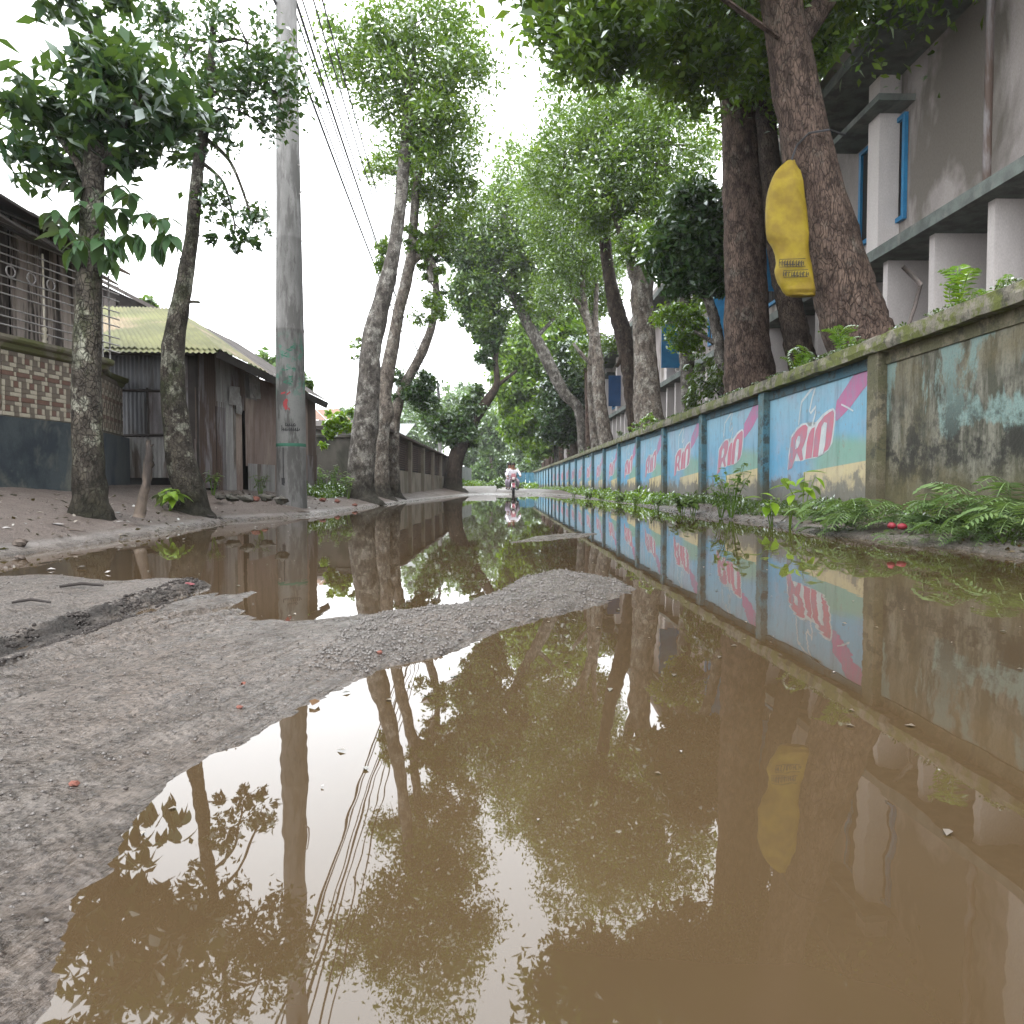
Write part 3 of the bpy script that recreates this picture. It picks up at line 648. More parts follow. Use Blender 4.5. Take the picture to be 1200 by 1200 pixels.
# tiles, one object each, over the part of the wall in view
tiles = {}
def tile_me(L, h, mat):
    key = (round(L, 3), round(h, 3), mat)
    if key not in tiles:
        m_ = MB().box((0, -.012, 0), (L-.006, .0, h-.006)); me = bpy.data.meshes.new('tile'); me.from_pydata(m_.v, [], m_.f); me.materials.append(M[mat]); tiles[key] = me
    return tiles[key]
cnt = 0
def tile_run(a, b, skip):
    global cnt
    a = Vector((a[0], a[1], 0)); b = Vector((b[0], b[1], 0)); L = (b-a).length; d = (b-a).normalized(); n = Vector((d.y, -d.x, 0)); ang = math.atan2(d.y, d.x)
    rows = [('m', .052), ('v', .078), ('m', .052), ('l', .05), ('s', .056), ('m', .05), ('v', .08), ('m', .055), ('l', .05), ('s', .058), ('m', .05), ('v', .075), ('l', .05), ('s', .05)]
    z = 2.075
    for ri, (kd, h) in enumerate(rows):
        z -= h
        if z < 1.285: break
        seq = {'m': [(.10, 'tile_cream'), (.125, 'tile_brown')], 'v': [(.045, 'tile_cream'), (.07, 'tile_brown'), (.04, 'tile_cream'), (.07, 'tile_red')],
               'l': [(.16, 'tile_cream'), (.065, 'tile_brown')], 's': [(.035, 'tile_cream'), (.19, 'tile_red')]}[kd]
        x = -.12*(ri % 3)*.5; i = 0
        while x < L-.04:
            w_, mt = seq[i % len(seq)]; x0 = max(x, 0); w2 = min(x+w_, L)-x0; i += 1
            if w2 > .02 and not skip(x0, z):
                if cnt < 300:
                    o = link('tile', tile_me(w2, h, mt), th, a+d*x0+n*.001+Vector((0, 0, z))); o.rotation_euler = (0, 0, ang); cnt += 1
                else: rest.append((a+d*x0+n*.001+Vector((0, 0, z)), d, n, w2, h, mt))
            x += w_
rest = []
tile_run((-5.72, 8.55), B1, lambda x, z: False)
tile_run(plan[4], plan[6], lambda x, z: False)
tile_run((A1[0]+.0, A1[1]), (-5.722, 8.54), lambda x, z: False)
for mt in ('tile_cream', 'tile_red', 'tile_brown'):
    mb = MB()
    for p, d, n, w_, h, m2 in rest:
        if m2 == mt:
            q = [p, p+d*(w_-.006), p+d*(w_-.006)+Vector((0, 0, h-.006)), p+Vector((0, 0, h-.006))]
            mb.add([v_ for v_ in q]+[v_+n*.012 for v_ in q], [(4, 5, 6, 7), (0, 1, 5, 4), (3, 7, 6, 2), (0, 4, 7, 3), (1, 2, 6, 5)])
    if mb.v: tag(mb.build('tile', mt, th), kind='stuff')
# grille
gA, gB = (plan[0][0], plan[0][1]), (-5.30, 10.50)
gr = thing('window_grille', 'pale metal grille of horizontal bars and rings above the tiled wall', 'grille', (-5.6, 9, 2.25))
for y in (235, 247, 259, 271, 286, 296, 306, 322, 332, 342.5, 359, 369, 379):
    z = hit(0, y, A1, B1).z; a = Vector((A1[0]-.3, A1[1]-1.44, z)); b = hit(137, 400, A1, B1); b.z = z
    if z > 2.26: MB().tube([a, (a+b)/2, b-Vector((.02, .2, 0)), b+Vector((.03, .02, 0))], .0095, 6).build('bar', 'metal_paint', gr, True)
for px_ in (-22, 4.6, 29, 52, 85):
    c = hit(px_, 0, A1, B1); zc = hit(0, 314, A1, B1).z; d = (Vector(B1)-Vector(A1)).normalized()
    MB().tube([Vector((c.x, c.y, zc))+Vector((d.x*math.cos(a), d.y*math.cos(a), math.sin(a)))*.062 for a in [i*PI/8 for i in range(17)]], .009, 5).build('ring', 'metal_paint', gr, True)
for px_ in (112, 120.5):
    c = hit(px_, 0, A1, B1); MB().tube([(c.x, c.y, 2.25), (c.x, c.y, 3.4)], .013, 6).build('post', 'metal_paint', gr, True)
c = hit(52, 390, A1, B1)
MB().lathe((c.x, c.y, 2.25), [(.02, 0), (.035, .03), (.02, .06), (.038, .10), (.02, .14), (.034, .18), (.012, .22), (.012, 1.1)], 10).build('baluster', 'tile_cream', gr, True)

# plank house behind the grille
ph = thing('plank_house', 'weathered grey plank house with tin eaves behind the metal grille', 'house', (-6.3, 9, .5))
oA, oB = (A1[0]-1.03, A1[1]-2.6), (-5.97, 10.9)
dv = (Vector(oB)-Vector(oA)); Lp = dv.length; dv = dv.normalized(); nv = Vector((dv.y, -dv.x)); random.seed(5)
MB().obox((oA[0]-nv.x*.1, oA[1]-nv.y*.1), (oB[0]-nv.x*.1, oB[1]-nv.y*.1), .1, .4, 4.02, 0).build('inner_wall', 'room_dark', ph)
x = 0
while x < Lp-.2:
    w_ = random.uniform(.15, .27); g = random.choice((.01, .015, .02, .06)); m_ = MB()
    a = Vector(oA)+dv*x+nv*random.uniform(0, .02); b = a+dv*w_
    m_.obox(a, b, .03, .45, 4.0+random.uniform(-.05, .02), -.03); m_.build('plank', 'old_plank', ph); x += w_+g
random.seed(7)
# its tin eaves, two layers of sheets seen end on
for (px1, y1), (px0, y0), up_, in_, nm in (((152, 320), (0, 226), .5, 1.3, 'roof_sheet'), ((138, 332), (0, 250), .3, .7, 'lower_roof_sheet')):
    a = at(px0, y0, 8.0); b = at(px1, y1, 10.9); n = Vector((-(b-a).y, (b-a).x, 0)).normalized()
    for i in range(5):
        p = a.lerp(b, i/5); q = a.lerp(b, (i+1)/5+.01); o_ = Vector((0, 0, .012*(i % 2)))
        MB().add([p+o_, q+o_, q+n*in_+Vector((0, 0, up_))+o_, p+n*in_+Vector((0, 0, up_))+o_, p+o_+Vector((0, 0, -.03)), q+o_+Vector((0, 0, -.03)), q+n*in_+Vector((0, 0, up_-.03))+o_, p+n*in_+Vector((0, 0, up_-.03))+o_],
                 [(0, 1, 2, 3), (7, 6, 5, 4), (0, 4, 5, 1), (1, 5, 6, 2), (3, 2, 6, 7), (0, 3, 7, 4)]).build(nm, 'tin_rust' if i == 4 else 'tin_roof_dark', ph)

# ---------------------------------------------------------------- left: tin shed
def corr(p, u, v, mat, name, parent, pitch=.076, amp=.010, seg=4, drop=0., wav=0.):
    """corrugated sheet: corner p, along u (ribs repeat), along v (ribs run)"""
    p, u, v = Vector(p), Vector(u), Vector(v); n = u.cross(v).normalized(); L = u.length; k = max(4, int(L/pitch*seg)); mb = MB()
    for r_ in range(3):
        for i in range(k+1):
            a = i/k; q = p+u*a+v*(r_/2)+n*(amp*math.sin(a*L/pitch*2*PI)+wav*math.sin(a*5+r_)); mb.v.append(tuple(q))
    for r_ in range(2):
        for i in range(k): mb.f.append((r_*(k+1)+i, r_*(k+1)+i+1, (r_+1)*(k+1)+i+1, (r_+1)*(k+1)+i))
    return mb.build(name, mat, parent, True)
sh = thing('tin_shed', 'old tin shed of rusty corrugated sheets under a mossy yellow green roof', 'shed', (-5, 13, .4))
SA, SB, SC = (-7.2, 12.42), (-4.95, 12.0), (-4.3, 17.5)
MB().obox((SA[0], SA[1]+.08), (SB[0]-.05, SB[1]+.08), .05, .3, 2.5).obox((SB[0]-.06, SB[1]+.1), (SC[0]-.06, SC[1]), .05, .3, 2.5).build('inner_wall', 'room_dark', sh)
def wsheet(A, B, px1, px2, ytop, ybot, mat, off, name='corrugated_sheet', tilt=0., amp=.012):
    a = hit(px1, 500, A, B); b = hit(px2, 500, A, B); n = Vector((B[1]-A[1], -(B[0]-A[0]), 0)).normalized(); pxm = px1
    zt = hit(px1, ytop, A, B).z; zb = hit(px1, ybot, A, B).z
    p = Vector((a.x, a.y, zb))+n*off; u = Vector((b.x-a.x, b.y-a.y, 0)); 
    return corr(p, u, Vector((tilt*u.normalized().x, tilt*u.normalized().y, zt-zb)), mat, name, sh, amp=amp)
for i, (x1, x2, mt) in enumerate(((122, 152, 'tin_dark'), (151, 178, 'tin_dark'), (177, 204, 'tin_dark'), (203, 231, 'tin_grey'))):
    wsheet(SA, SB, x1, x2, 402, 462, mt, .02+.012*(i % 2))
for i, (x1, x2, y1, y2, mt) in enumerate(((136, 178, 459, 513, 'tin_dark'), (177, 196, 459, 510, 'tin_grey'), (195, 232, 455, 520, 'tin_grey'), (136, 162, 512, 560, 'tin_pale'), (161, 206, 511, 560, 'tin_pale'), (205, 232, 515, 573, 'tin_grey'))):
    wsheet(SA, SB, x1, x2, y1, y2, mt, .035+.012*(i % 2), amp=.006)
for (x1, y1, x2, y2) in ((130, 457, 196, 459), (130, 511, 200, 510), (175, 455, 177, 512)):
    a = hit(x1, y1, SA, SB); b = hit(x2, y2, SA, SB); nn = Vector((-.2, -1, 0)).normalized()*.06
    MB().tube([a+nn, b+nn], .022, 4).build('batten', 'dark_wood', sh)
side = [(231, 251, 404, 470, 'tin_grey'), (250, 268, 412, 476, 'tin_pale'), (267, 285, 420, 478, 'tin_grey'), (231, 252, 462, 572, 'tin_grey'), (251, 262, 470, 578, 'tin_grey'),
        (261, 273, 470, 580, 'tin_pale'), (272, 281.5, 476, 580, 'tin_rust')]
for i, (x1, x2, y1, y2, mt) in enumerate(side): wsheet(SB, SC, x1, x2, y1, y2, mt, .03+.014*(i % 3), tilt=random.uniform(-.02, .02))
fl = [(285, 300, 434, 470, 'tin_pale', .03), (299, 324, 443, 474, 'tin_rust', .045), (284.5, 303, 466, 546, 'tin_rust', .05), (302.5, 323, 468, 547, 'tin_rust', .035), (322, 342, 452, 577, 'tin_rust', .03),
      (286, 318, 543, 577, 'tin_pale', .07), (317, 326, 545, 578, 'tin_rust', .04), (341, 359, 462, 532, 'tin_rust', .04), (358, 369, 468, 533, 'tin_grey', .03), (341, 357, 533, 577, 'tin_rust', .05), (356, 369, 533, 577, 'tin_grey', .04)]
for i, (x1, x2, y1, y2, mt, of) in enumerate(fl): wsheet(SB, SC, x1, x2, y1, y2, mt, of, 'flat_sheet', amp=.0025, tilt=random.uniform(-.03, .03))
for x1, x2, y1, y2 in ((286, 299, 440, 466), (262, 275, 452, 474), (270, 277, 462, 484)):
    a = hit(x1, y1, SB, SC); b = hit(x2, y1+2, SB, SC); c = hit(x2+1, y2+2, SB, SC); d = hit(x1+1, y2, SB, SC); n = Vector((1, -.12, 0)).normalized()*.085
    m_ = MB(); G = 5
    for r_ in range(G+1):
        for q in range(G+1):
            s_, t_ = q/G, r_/G; p = a.lerp(b, s_).lerp(d.lerp(c, s_), t_)+n*(1+.25*random.random()); m_.v.append(tuple(p))
    m_.f = [(r_*(G+1)+q, r_*(G+1)+q+1, (r_+1)*(G+1)+q+1, (r_+1)*(G+1)+q) for r_ in range(G) for q in range(G)]
    o = m_.build('torn_paper', 'paper', sh); o['label'] = 'torn whitish paper stuck on the shed side'
MB().box((SB[0]-.06, SB[1]-.05, .3), (SB[0]+.06, SB[1]+.06, 2.72)).build('corner_post', 'dark_wood', sh)
# roof
e0, e1, e2 = Vector((-7.4, 11.5, 2.66)), Vector((-4.33, 11.5, 2.64)), Vector((-4.08, 17.8, 2.53))
r0, r1, r2 = Vector((-9.0, 14.5, 4.02)), Vector((-6.42, 14.5, 3.98)), Vector((-6.3, 17.9, 3.95))
N_ = 7
for i in range(N_):
    a = e0.lerp(e1, i/N_); b = e0.lerp(e1, (i+1)/N_+.012); c = r0.lerp(r1, i/N_); d = r0.lerp(r1, (i+1)/N_+.012); z_ = Vector((0, 0, .010*(i % 2)))
    K = 22; m_ = MB()
    for r_ in range(4):
        t_ = r_/3
        for q in range(K+1):
            s_ = q/K; p = a.lerp(b, s_).lerp(c.lerp(d, s_), t_)+z_+Vector((0, 0, .013*math.sin(s_*K/4*2*PI)+(.012 if r_ == 1 else 0)-(.02*random.random() if r_ == 0 else 0))); m_.v.append(tuple(p))
    m_.f = [(r_*(K+1)+q, r_*(K+1)+q+1, (r_+1)*(K+1)+q+1, (r_+1)*(K+1)+q) for r_ in range(3) for q in range(K)]
    m_.build('roof_sheet', 'tin_green', sh, True)
    # a second, lower course that the upper lies over
    m_ = MB(); a2 = a+Vector((0, -.0, -.03)); b2 = b+Vector((0, 0, -.03)); 
    for r_ in range(2):
        for q in range(K+1):
            s_ = q/K; p = a2.lerp(b2, s_).lerp((a.lerp(c, .3)-Vector((0, 0, .03))).lerp(b.lerp(d, .3)-Vector((0, 0, .03)), s_), r_)+Vector((0, -.16*(1-r_), -.07*(1-r_)+.013*math.sin(s_*K/4*2*PI+.5))); m_.v.append(tuple(p))
    m_.f = [(q, q+1, K+1+q+1, K+1+q) for q in range(K)]; m_.build('roof_sheet', 'tin_green', sh, True)
for i in range(6):
    a = e1.lerp(e2, i/6); b = e1.lerp(e2, (i+1)/6+.01); c = r1.lerp(r2, i/6); d = r1.lerp(r2, (i+1)/6+.01); z_ = Vector((0, 0, .01*(i % 2)-.02*random.random()))
    K = 20; m_ = MB()
    for r_ in range(3):
        for q in range(K+1):
            s_ = q/K; m_.v.append(tuple(a.lerp(b, s_).lerp(c.lerp(d, s_), r_/2)+z_+Vector((0, 0, .013*math.sin(s_*K/4*2*PI)))))
    m_.f = [(r_*(K+1)+q, r_*(K+1)+q+1, (r_+1)*(K+1)+q+1, (r_+1)*(K+1)+q) for r_ in range(2) for q in range(K)]
    m_.build('roof_sheet', 'tin_green' if i < 2 else 'tin_roof_dark', sh, True)
for a, b in ((e0, e1), (e1, e2)):
    for dz, inn in ((-.10, .12), (-.02, .6)):
        n = Vector((0, 1, 0)) if a is e0 else Vector((-1, .04, 0)); a_, b_ = (a, a.lerp(b, .86)) if a is e0 else (a.lerp(b, .12), b); MB().tube([a_+n*inn+Vector((0, 0, dz+inn*.28)), b_+n*inn+Vector((0, 0, dz+inn*.28))], .035, 4).build('rafter', 'dark_wood', sh)
m_ = MB().add([e1+Vector((0, 0, -.02)), e2+Vector((0, 0, -.02)), e2+Vector((-.05, 0, -.16)), e1+Vector((-.05, 0, -.14))], [(0, 1, 2, 3)]); m_.build('eave_board', 'dark_wood', sh)
# step stones and brick rubble at the shed's foot
for i, (px_, py_, w_) in enumerate(((272, 583, .5), (290, 584, .42), (312, 583, .5), (258, 582, .3), (330, 586, .3))):
    p = atz(px_, py_, .33); s = thing('foot_stone', ['wide flat stone below the shed gap', 'flat stone slab at the shed side', 'long grey stone slab nearest the concrete pole', 'small stone near the leaning dark tree', 'grey stone half behind the concrete pole'][i], 'stone', tuple(p), 'stones along the foot of the tin shed')
    b_ = MB().ball((p.x, p.y, p.z), (w_*.24, .12, .05), 9, 5, .3); b_.build('slab', 'moss_concrete', s, False)

# dark gabled hall behind shed
hl = thing('dark_hall', 'dark brown gabled hall rising behind the yellow green shed roof', 'house', (-9, 19, .5))
ap = at(60, 296, 18.5); ev = at(206, 372, 18.0); el = at(-70, 372, 19.5)
MB().add([(ev.x-.5, 18.6, .4), (ev.x-.5, 18.6, ev.z+.2), (ap.x, 18.6, ap.z-.2), (el.x, 18.6, el.z), (el.x, 18.6, .4)], [(0, 1, 2, 3, 4)]).build('gable_wall', 'dark_wood', hl)
for i in range(5):
    m_ = MB(); a = ap.lerp(ev, i/5); b = ap.lerp(ev, (i+1)/5+.01); m_.add([a, b, b+Vector((0, 9, 0)), a+Vector((0, 9, 0)), a+Vector((0, 0, -.1)), b+Vector((0, 0, -.1)), b+Vector((0, 9, -.1)), a+Vector((0, 9, -.1))], [(0, 1, 2, 3), (4, 7, 6, 5), (0, 4, 5, 1), (1, 5, 6, 2)]).build('roof_sheet', 'tin_roof_dark', hl)
for i in range(9):
    t_ = (i+.5)/9; x_ = ap.x+(ev.x-.5-ap.x)*t_; MB().box((x_-.16, 18.55, .5), (x_+.16, 18.59, ap.z+(ev.z-ap.z)*t_-.25)).build('plank', 'tin_roof_dark', hl)

# ---------------------------------------------------------------- left: mossy wall, low building, louvred wall
mo = thing('mossy_wall', 'dark mossy concrete wall facing the road between the shed and the grey trunks', 'wall', (-4.3, 21, .3))
MB().box((-5.35, 21, .1), (-3.36, 21.2, 1.88)).build('wall', 'moss_concrete', mo)
MB().box((-5.35, 20.95, 1.882), (-3.36, 21.25, 1.95)).build('coping', 'moss_concrete', mo)
lb = thing('low_house', 'low house with white band and dark tin roof behind the mossy wall', 'house', (-5, 24, .3))
MB().box((-6.4, 23, .2), (-3.75, 26, 2.28)).build('wall', 'white_wall', lb)
for i in range(5):
    corr((-6.5+.58*i, 22.7, 2.33+.008*(i % 2)), (.6, 0, 0), (0, 1.8, .35), 'tin_roof_dark', 'roof_sheet', lb)
    MB().box((-6.5+.58*i, 22.68, 2.24), (-5.93+.58*i, 22.72, 2.35)).build('eave_board', 'dark_wood', lb)
oh = thing('orange_roof_house', 'small house with a faded orange tin roof beyond the shed corner', 'house', (-7, 30, .3))
MB().box((-9, 29.5, .3), (-6.15, 32, 2.95)).build('wall', 'facade_back', oh)
for i in range(5): corr(at(340+14*i, 493-.5*i, 29), (.5, 0, -.02), (-.9, 2, .62), 'roof_orange', 'roof_sheet', oh)
lw_ = thing('louvred_wall', 'beige roadside wall with brown louvred openings behind the grey trunks', 'wall', (-3.2, 30, .3))
def lx(y): return -3.72+.0184*y
ps = [21.15, 23.05, 26.9, 30.8, 34.75, 38.7, 42.4, 46.2, 50]
for i, y in enumerate(ps): MB().box((lx(y)-.16, y-.16, .1), (lx(y)+.10, y+.16, 2.1)).build('pilaster', 'beige_plaster', lw_)
for i in range(len(ps)-1):
    a, b = ps[i]+.165, ps[i+1]-.165; xa, xb = lx(a), lx(b)
    MB().obox((xa-.02, a), (xb-.02, b), .12, .1, 1.02).build('low_panel', 'beige_plaster', lw_)
    MB().obox((xa-.14, a), (xb-.14, b), .02, 1.02, 2.1).build('shade_board', 'room_dark', lw_)
    if i >= 1:
        for q in range(13):
            z = 1.08+q*.078; MB().obox((xa-.02, a), (xb-.02, b), .05, z, z+.04).build('louvre_slat', 'louvre_brown', lw_)
MB().add([(lx(21)-.3, 20.95, 2.12), (lx(21)+.16, 20.95, 2.12), (lx(51)+.16, 51, 2.12), (lx(51)-.3, 51, 2.12), (lx(21)-.3, 20.95, 2.24), (lx(21)+.16, 20.95, 2.2), (lx(51)+.16, 51, 2.2), (lx(51)-.3, 51, 2.24)],
         [(0, 3, 2, 1), (4, 5, 6, 7), (0, 1, 5, 4), (1, 2, 6, 5), (2, 3, 7, 6), (3, 0, 4, 7)]).build('coping', 'coping_brown', lw_)
ws = thing('pale_roof_house', 'white house with a pale bluish tin roof beyond the louvred wall', 'house', (-6, 36, .3))
MB().box((-10, 34, .3), (-4.3, 44, 2.75)).build('wall', 'white_wall', ws)
for i in range(6):
    corr((-10.2+1.0*i, 33.6, 2.78+.01*(i % 2)), (1.02, 0, 0), (0, 4, .9), 'roof_pale', 'roof_sheet', ws)
# far: pale sheet fence, blue wall
sf = thing('pale_sheet_fence', 'pale sheet metal fence beside the road past the ivy covered tree', 'fence', (-2.2, 52, .2))
for i in range(7): corr((-2.75+.10*i, 48+1.6*i, .15), (.10, 1.58, 0), (0, 0, 1.75), 'roof_pale', 'sheet', sf)
bf = thing('blue_wall', 'short pale blue wall piece beyond the motorcycle at the lane end', 'wall', tuple(at(618, 574, 86)))
for i in range(4):
    p = at(606+5*i, 572, 84); MB().box((p.x, 84, 0), (p.x+.46, 84.2, 2.0)).build('panel', 'fence_blue', bf)
#PART3
def ghit(px, py, Y0=1.):
    Yg = Y0
    while Yg < 60:
        p = at(px, py, Yg)
        if p.z <= zat(p.x, p.y): return Yg
        Yg *= 1.01
    return Yg
# ---------------------------------------------------------------- poles and wires
pb = at(342, 592, ghit(342, 592)); PZ = zat(pb.x, pb.y)
cp = thing('concrete_pole', 'tall grey concrete power pole with a green ring and worn stencils near its foot', 'pole', (pb.x, pb.y, PZ-.02))
pr = [(.265, -.3)]+[(.26-.0125*h, h) for h in (0, .5, .98)]+[(.252, 1.0), (.236, 2.98), (.242, 3.0), (.242, 3.03), (.236, 3.05), (.214, 4.55), (.219, 4.57), (.213, 4.6), (.16, 9.6), (.0, 9.62)]
MB().lathe((pb.x, pb.y, PZ), pr, 28).build('shaft', 'pole_concrete', cp, True)
MB().lathe((pb.x, pb.y, PZ), [(.2515, 1.0), (.2545, 1.01), (.2535, 1.05), (.2505, 1.06)], 28).build('painted_ring', 'print_green', cp, True)
def on_pole(a, z, e=.004):                                            # a: sideways metres across the pole face, from its left
    r = .252-.008*(z-1)+e; return Vector((pb.x+a, pb.y-math.sqrt(max(r*r-a*a, 0)), PZ+z))
def strip(mb, pts, wd, e=.004):
    for (a0, z0), (a1, z1) in zip(pts, pts[1:]):
        d = Vector((a1-a0, z1-z0)); d = d.normalized() if d.length else d; n = Vector((-d.y, d.x))*wd/2
        mb.add([on_pole(a0+n.x, z0+n.y, e), on_pole(a1+n.x, z1+n.y, e), on_pole(a1-n.x, z1-n.y, e), on_pole(a0-n.x, z0-n.y, e)], [(3, 2, 1, 0)])
random.seed(3); mb = MB()
for row, (x0, x1, z, h) in enumerate(((-.02, .13, 1.34, .05), (-.09, .17, 1.26, .06))):
    strip(mb, [(x0, z+h), (x1, z+h)], .012); x = x0
    while x < x1:
        c = random.random(); strip(mb, [(x, z+h), (x, z)], .011)
        strip(mb, [(x, z+h*.5), (x+.02, z+h*.25*c), (x+.028, z+h*.8)], .010); x += random.uniform(.026, .04)
mb.build('stencil', 'print_black', cp)
mb = MB(); strip(mb, [(.015, 1.80), (-.03, 1.77), (-.045, 1.71), (-.02, 1.66), (.005, 1.63)], .045); strip(mb, [(.005, 1.78), (-.01, 1.7), (.01, 1.66)], .03)
strip(mb, [(.03, 1.66), (.045, 1.62)], .02); strip(mb, [(-.1, 1.9), (-.02, 1.92)], .03); strip(mb, [(.0, 1.88), (.06, 1.93)], .02); mb.build('emblem', 'print_red', cp)
mb = MB(); strip(mb, [(-.09, 1.36), (-.085, 1.28)], .014); strip(mb, [(-.07, .98), (-.068, .42)], .016); strip(mb, [(-.075, .46), (-.07, .36), (-.08, .34)], .06); mb.build('paint_drip', 'print_black', cp)
mb = MB()
for i in range(16):
    x, z = random.uniform(-.12, .1), random.uniform(2.05, 2.7); strip(mb, [(x, z), (x+random.uniform(.02, .08), z+random.uniform(-.03, .03))], .02)
mb.build('green_scribble', 'print_green', cp)
br = MB().tube([pb+Vector((.2, -.12, 6.0-pb.z+PZ-.2)), pb+Vector((.27, -.14, 5.95-pb.z+PZ-.2)), pb+Vector((.27, -.14, 5.55-pb.z+PZ-.2)), pb+Vector((.22, -.12, 5.5-pb.z+PZ-.2))], .012, 6).build('cable_loop', 'metal_paint', cp, True)
fpx = at(517, 575, 58); fp = thing('far_pole', 'thin far grey power pole rising behind the ivy covered tree', 'pole', tuple(fpx))
MB().tube([(fpx.x, 58, .1), at(513.5, 449, 58)], [.17, .12], 10).build('shaft', 'pole_concrete', fp, True)
for i, (dx, dz) in enumerate(((-.4, 0), (-.2, .05), (0, .1), (.22, .05), (.4, 0), (.1, -.6), (-.15, -.9))):
    a = Vector((pb.x+dx, pb.y, PZ+9.4+dz)); b = at(513.5, 452, 58)+Vector((dx*.7, 0, dz)); a0 = Vector((pb.x-.35+dx, -24, 9.6+dz))
    pts = [a.lerp(b, t_)+Vector((0, 0, -2.6*4*t_*(1-t_)*.35)) for t_ in [q/22 for q in range(23)]]
    pre = [a0.lerp(a, t_)+Vector((0, 0, -1.2*4*t_*(1-t_)*.35)) for t_ in [q/10 for q in range(10)]]
    o = MB().tube(pre+pts, .017 if i < 5 else .026, 5).build('overhead_wire', 'wire_black', None, origin=a)
    tag(o, 'thin black overhead wire strung from the concrete pole to the far pole' if i < 5 else ['thicker cable hung lowest but one between the two poles', 'thickest cable hung lowest between the two poles'][i-5], 'wire', 'overhead wires along the left side')

# ---------------------------------------------------------------- trees
def tube_np(pts, rad, seg, rough):                                     # rough bark surface in numpy-free python, fine enough for bumps
    mb = MB(); mb.tube(pts, rad, seg, rough); return mb
def trunk_path(rows, Y, dY=0.):
    out = []; n = len(rows)
    for i, (x, y, w_) in enumerate(rows):
        d = Y+dY*i/(n-1); p = at(x, y, d); out.append((p.x, p.y, p.z, w_*d/F/2))
    return out
def tree(name, label, trunk, Y, branches=(), blobs=(), leaf='leaf_mid', barkm='bark_brown', size=.1, group=None, dY=0., seg=18, rough=.12, foot=None, aspect=.42, flare=1.12, dens=1., ivy=()):
    tp = trunk_path(trunk, Y, dY); z0 = zat(tp[0][0], tp[0][1]) if foot is None else foot
    base = Vector((tp[0][0], tp[0][1], z0-.15))
    if tp[0][2] > z0+.25: tp = [(base.x, base.y, base.z, tp[0][3]*flare)]+tp
    else: tp = [(tp[0][0], tp[0][1], z0-.15, tp[0][3]*1.75), (tp[0][0], tp[0][1], z0+.02, tp[0][3]*1.28)]+[tp[0][:2]+(z0+.22, tp[0][3]*1.0)]+[q for q in tp[1:] if q[2] > z0+.3]
    L = sum((Vector(a[:3])-Vector(b[:3])).length for a, b in zip(tp, tp[1:]))
    sp = spline(tp, max(10, int(L/max(.07, tp[0][3]*.45))))
    root = thing(name, label, 'tree', tuple(base), group)
    tube_np([p[:3] for p in sp], [p[3] for p in sp], seg, rough).build('trunk', barkm, root, True)
    tips = [Vector(p[:3]) for p in sp[len(sp)//3:]]
    for bpts in branches:
        bp = trunk_path(bpts, Y+dY*.7, 0); s2 = spline(bp, max(8, len(bpts)*5))
        tube_np([p[:3] for p in s2], [p[3] for p in s2], 9, rough).build('branch', barkm, root, True); tips += [Vector(p[:3]) for p in s2[2:]]
    if blobs:
        allp = []; tw = MB()
        for b in blobs:
            x, y, r, n = b[:4]; d = Y+(b[4] if len(b) > 4 else 0.); c = at(x, y, d); rr = r*d/F
            rx = rr*(b[5] if len(b) > 5 else 1)
            allp.append(clump_points(c, (rx, rr*1.1, rr), int(n*dens*2.3), 85 if n > 240 else 9, .38 if n > 240 else .5))
            near = min(tips, key=lambda q: (q-c).length)
            if (near-c).length > rr*.3:
                m_ = near.lerp(c, .5)+Vector((random.uniform(-.1, .1), random.uniform(-.1, .1), .12))*rr; r0_ = max(.008, .035*rr)
                tw.tube([near, m_, c], [r0_*1.4, r0_, r0_*.6], 5)
            for q in range(7):
                e = c+Vector((random.gauss(0, .5), random.gauss(0, .5), random.gauss(0, .4)))*rr; tw.tube([c, c.lerp(e, .5)+Vector((0, 0, .05*rr)), e], [.012*rr+.006, .008*rr+.004, .003], 4, cap=False)
        V, Fq = leaf_quads(np.vstack(allp), size*1.15, aspect, jit=.5)
        fast_mesh('crown', V, Fq, leaf, root)
        if tw.v: tag(tw.build('twigs', barkm, root), kind='stuff')
    for (x, y, r, n, lf) in ivy:
        V, Fq = leaf_quads(clump_points(at(x, y, Y-.1), (r*Y/F, r*Y/F*.8, r*Y/F), n, 40), size*1.15, .6); fast_mesh('ivy', V, Fq, lf, root)
    return root

# right row, growing behind the mural wall
tree('mahogany_tree', 'thick straight brown trunk behind the wall beside the yellow sack on its near side', [(882, 470, 66), (878, 440, 57), (875, 380, 50), (874, 330, 47), (872, 273, 45), (868, 160, 42), (860, 40, 38), (850, -120, 30)], 13.6,
     [[(866, 100, 24), (820, 20, 18), (770, -60, 12)], [(864, 60, 22), (930, -20, 16), (980, -90, 10)]],
     [(760, -40, 90, 5000), (850, -90, 110, 6000), (950, -60, 100, 5000, -1), (800, 60, 60, 2200, -2), (900, 30, 70, 2600, 2), (700, 20, 70, 2600, -3)], 'leaf_mid', 'bark_brown', .13, 'trees behind the mural wall', seg=40, rough=.10)
tree('mahogany_tree', 'leaning thick cracked brown trunk with the yellow sack against its side', [(1016, 430, 84), (1002, 385, 74), (988, 340, 68), (974, 290, 64), (958, 230, 60), (935, 120, 52), (915, 0, 44), (900, -150, 36)], 9.7,
     [[(925, 60, 30), (1010, -60, 20), (1080, -160, 12)]],
     [(1060, -120, 130, 4800), (900, -180, 140, 5500), (1180, -160, 120, 3600, 1), (780, -150, 110, 3600, -2), (640, -130, 100, 3000, -3)], 'leaf_mid', 'bark_brown', .13, 'trees behind the mural wall', seg=48, rough=.10)
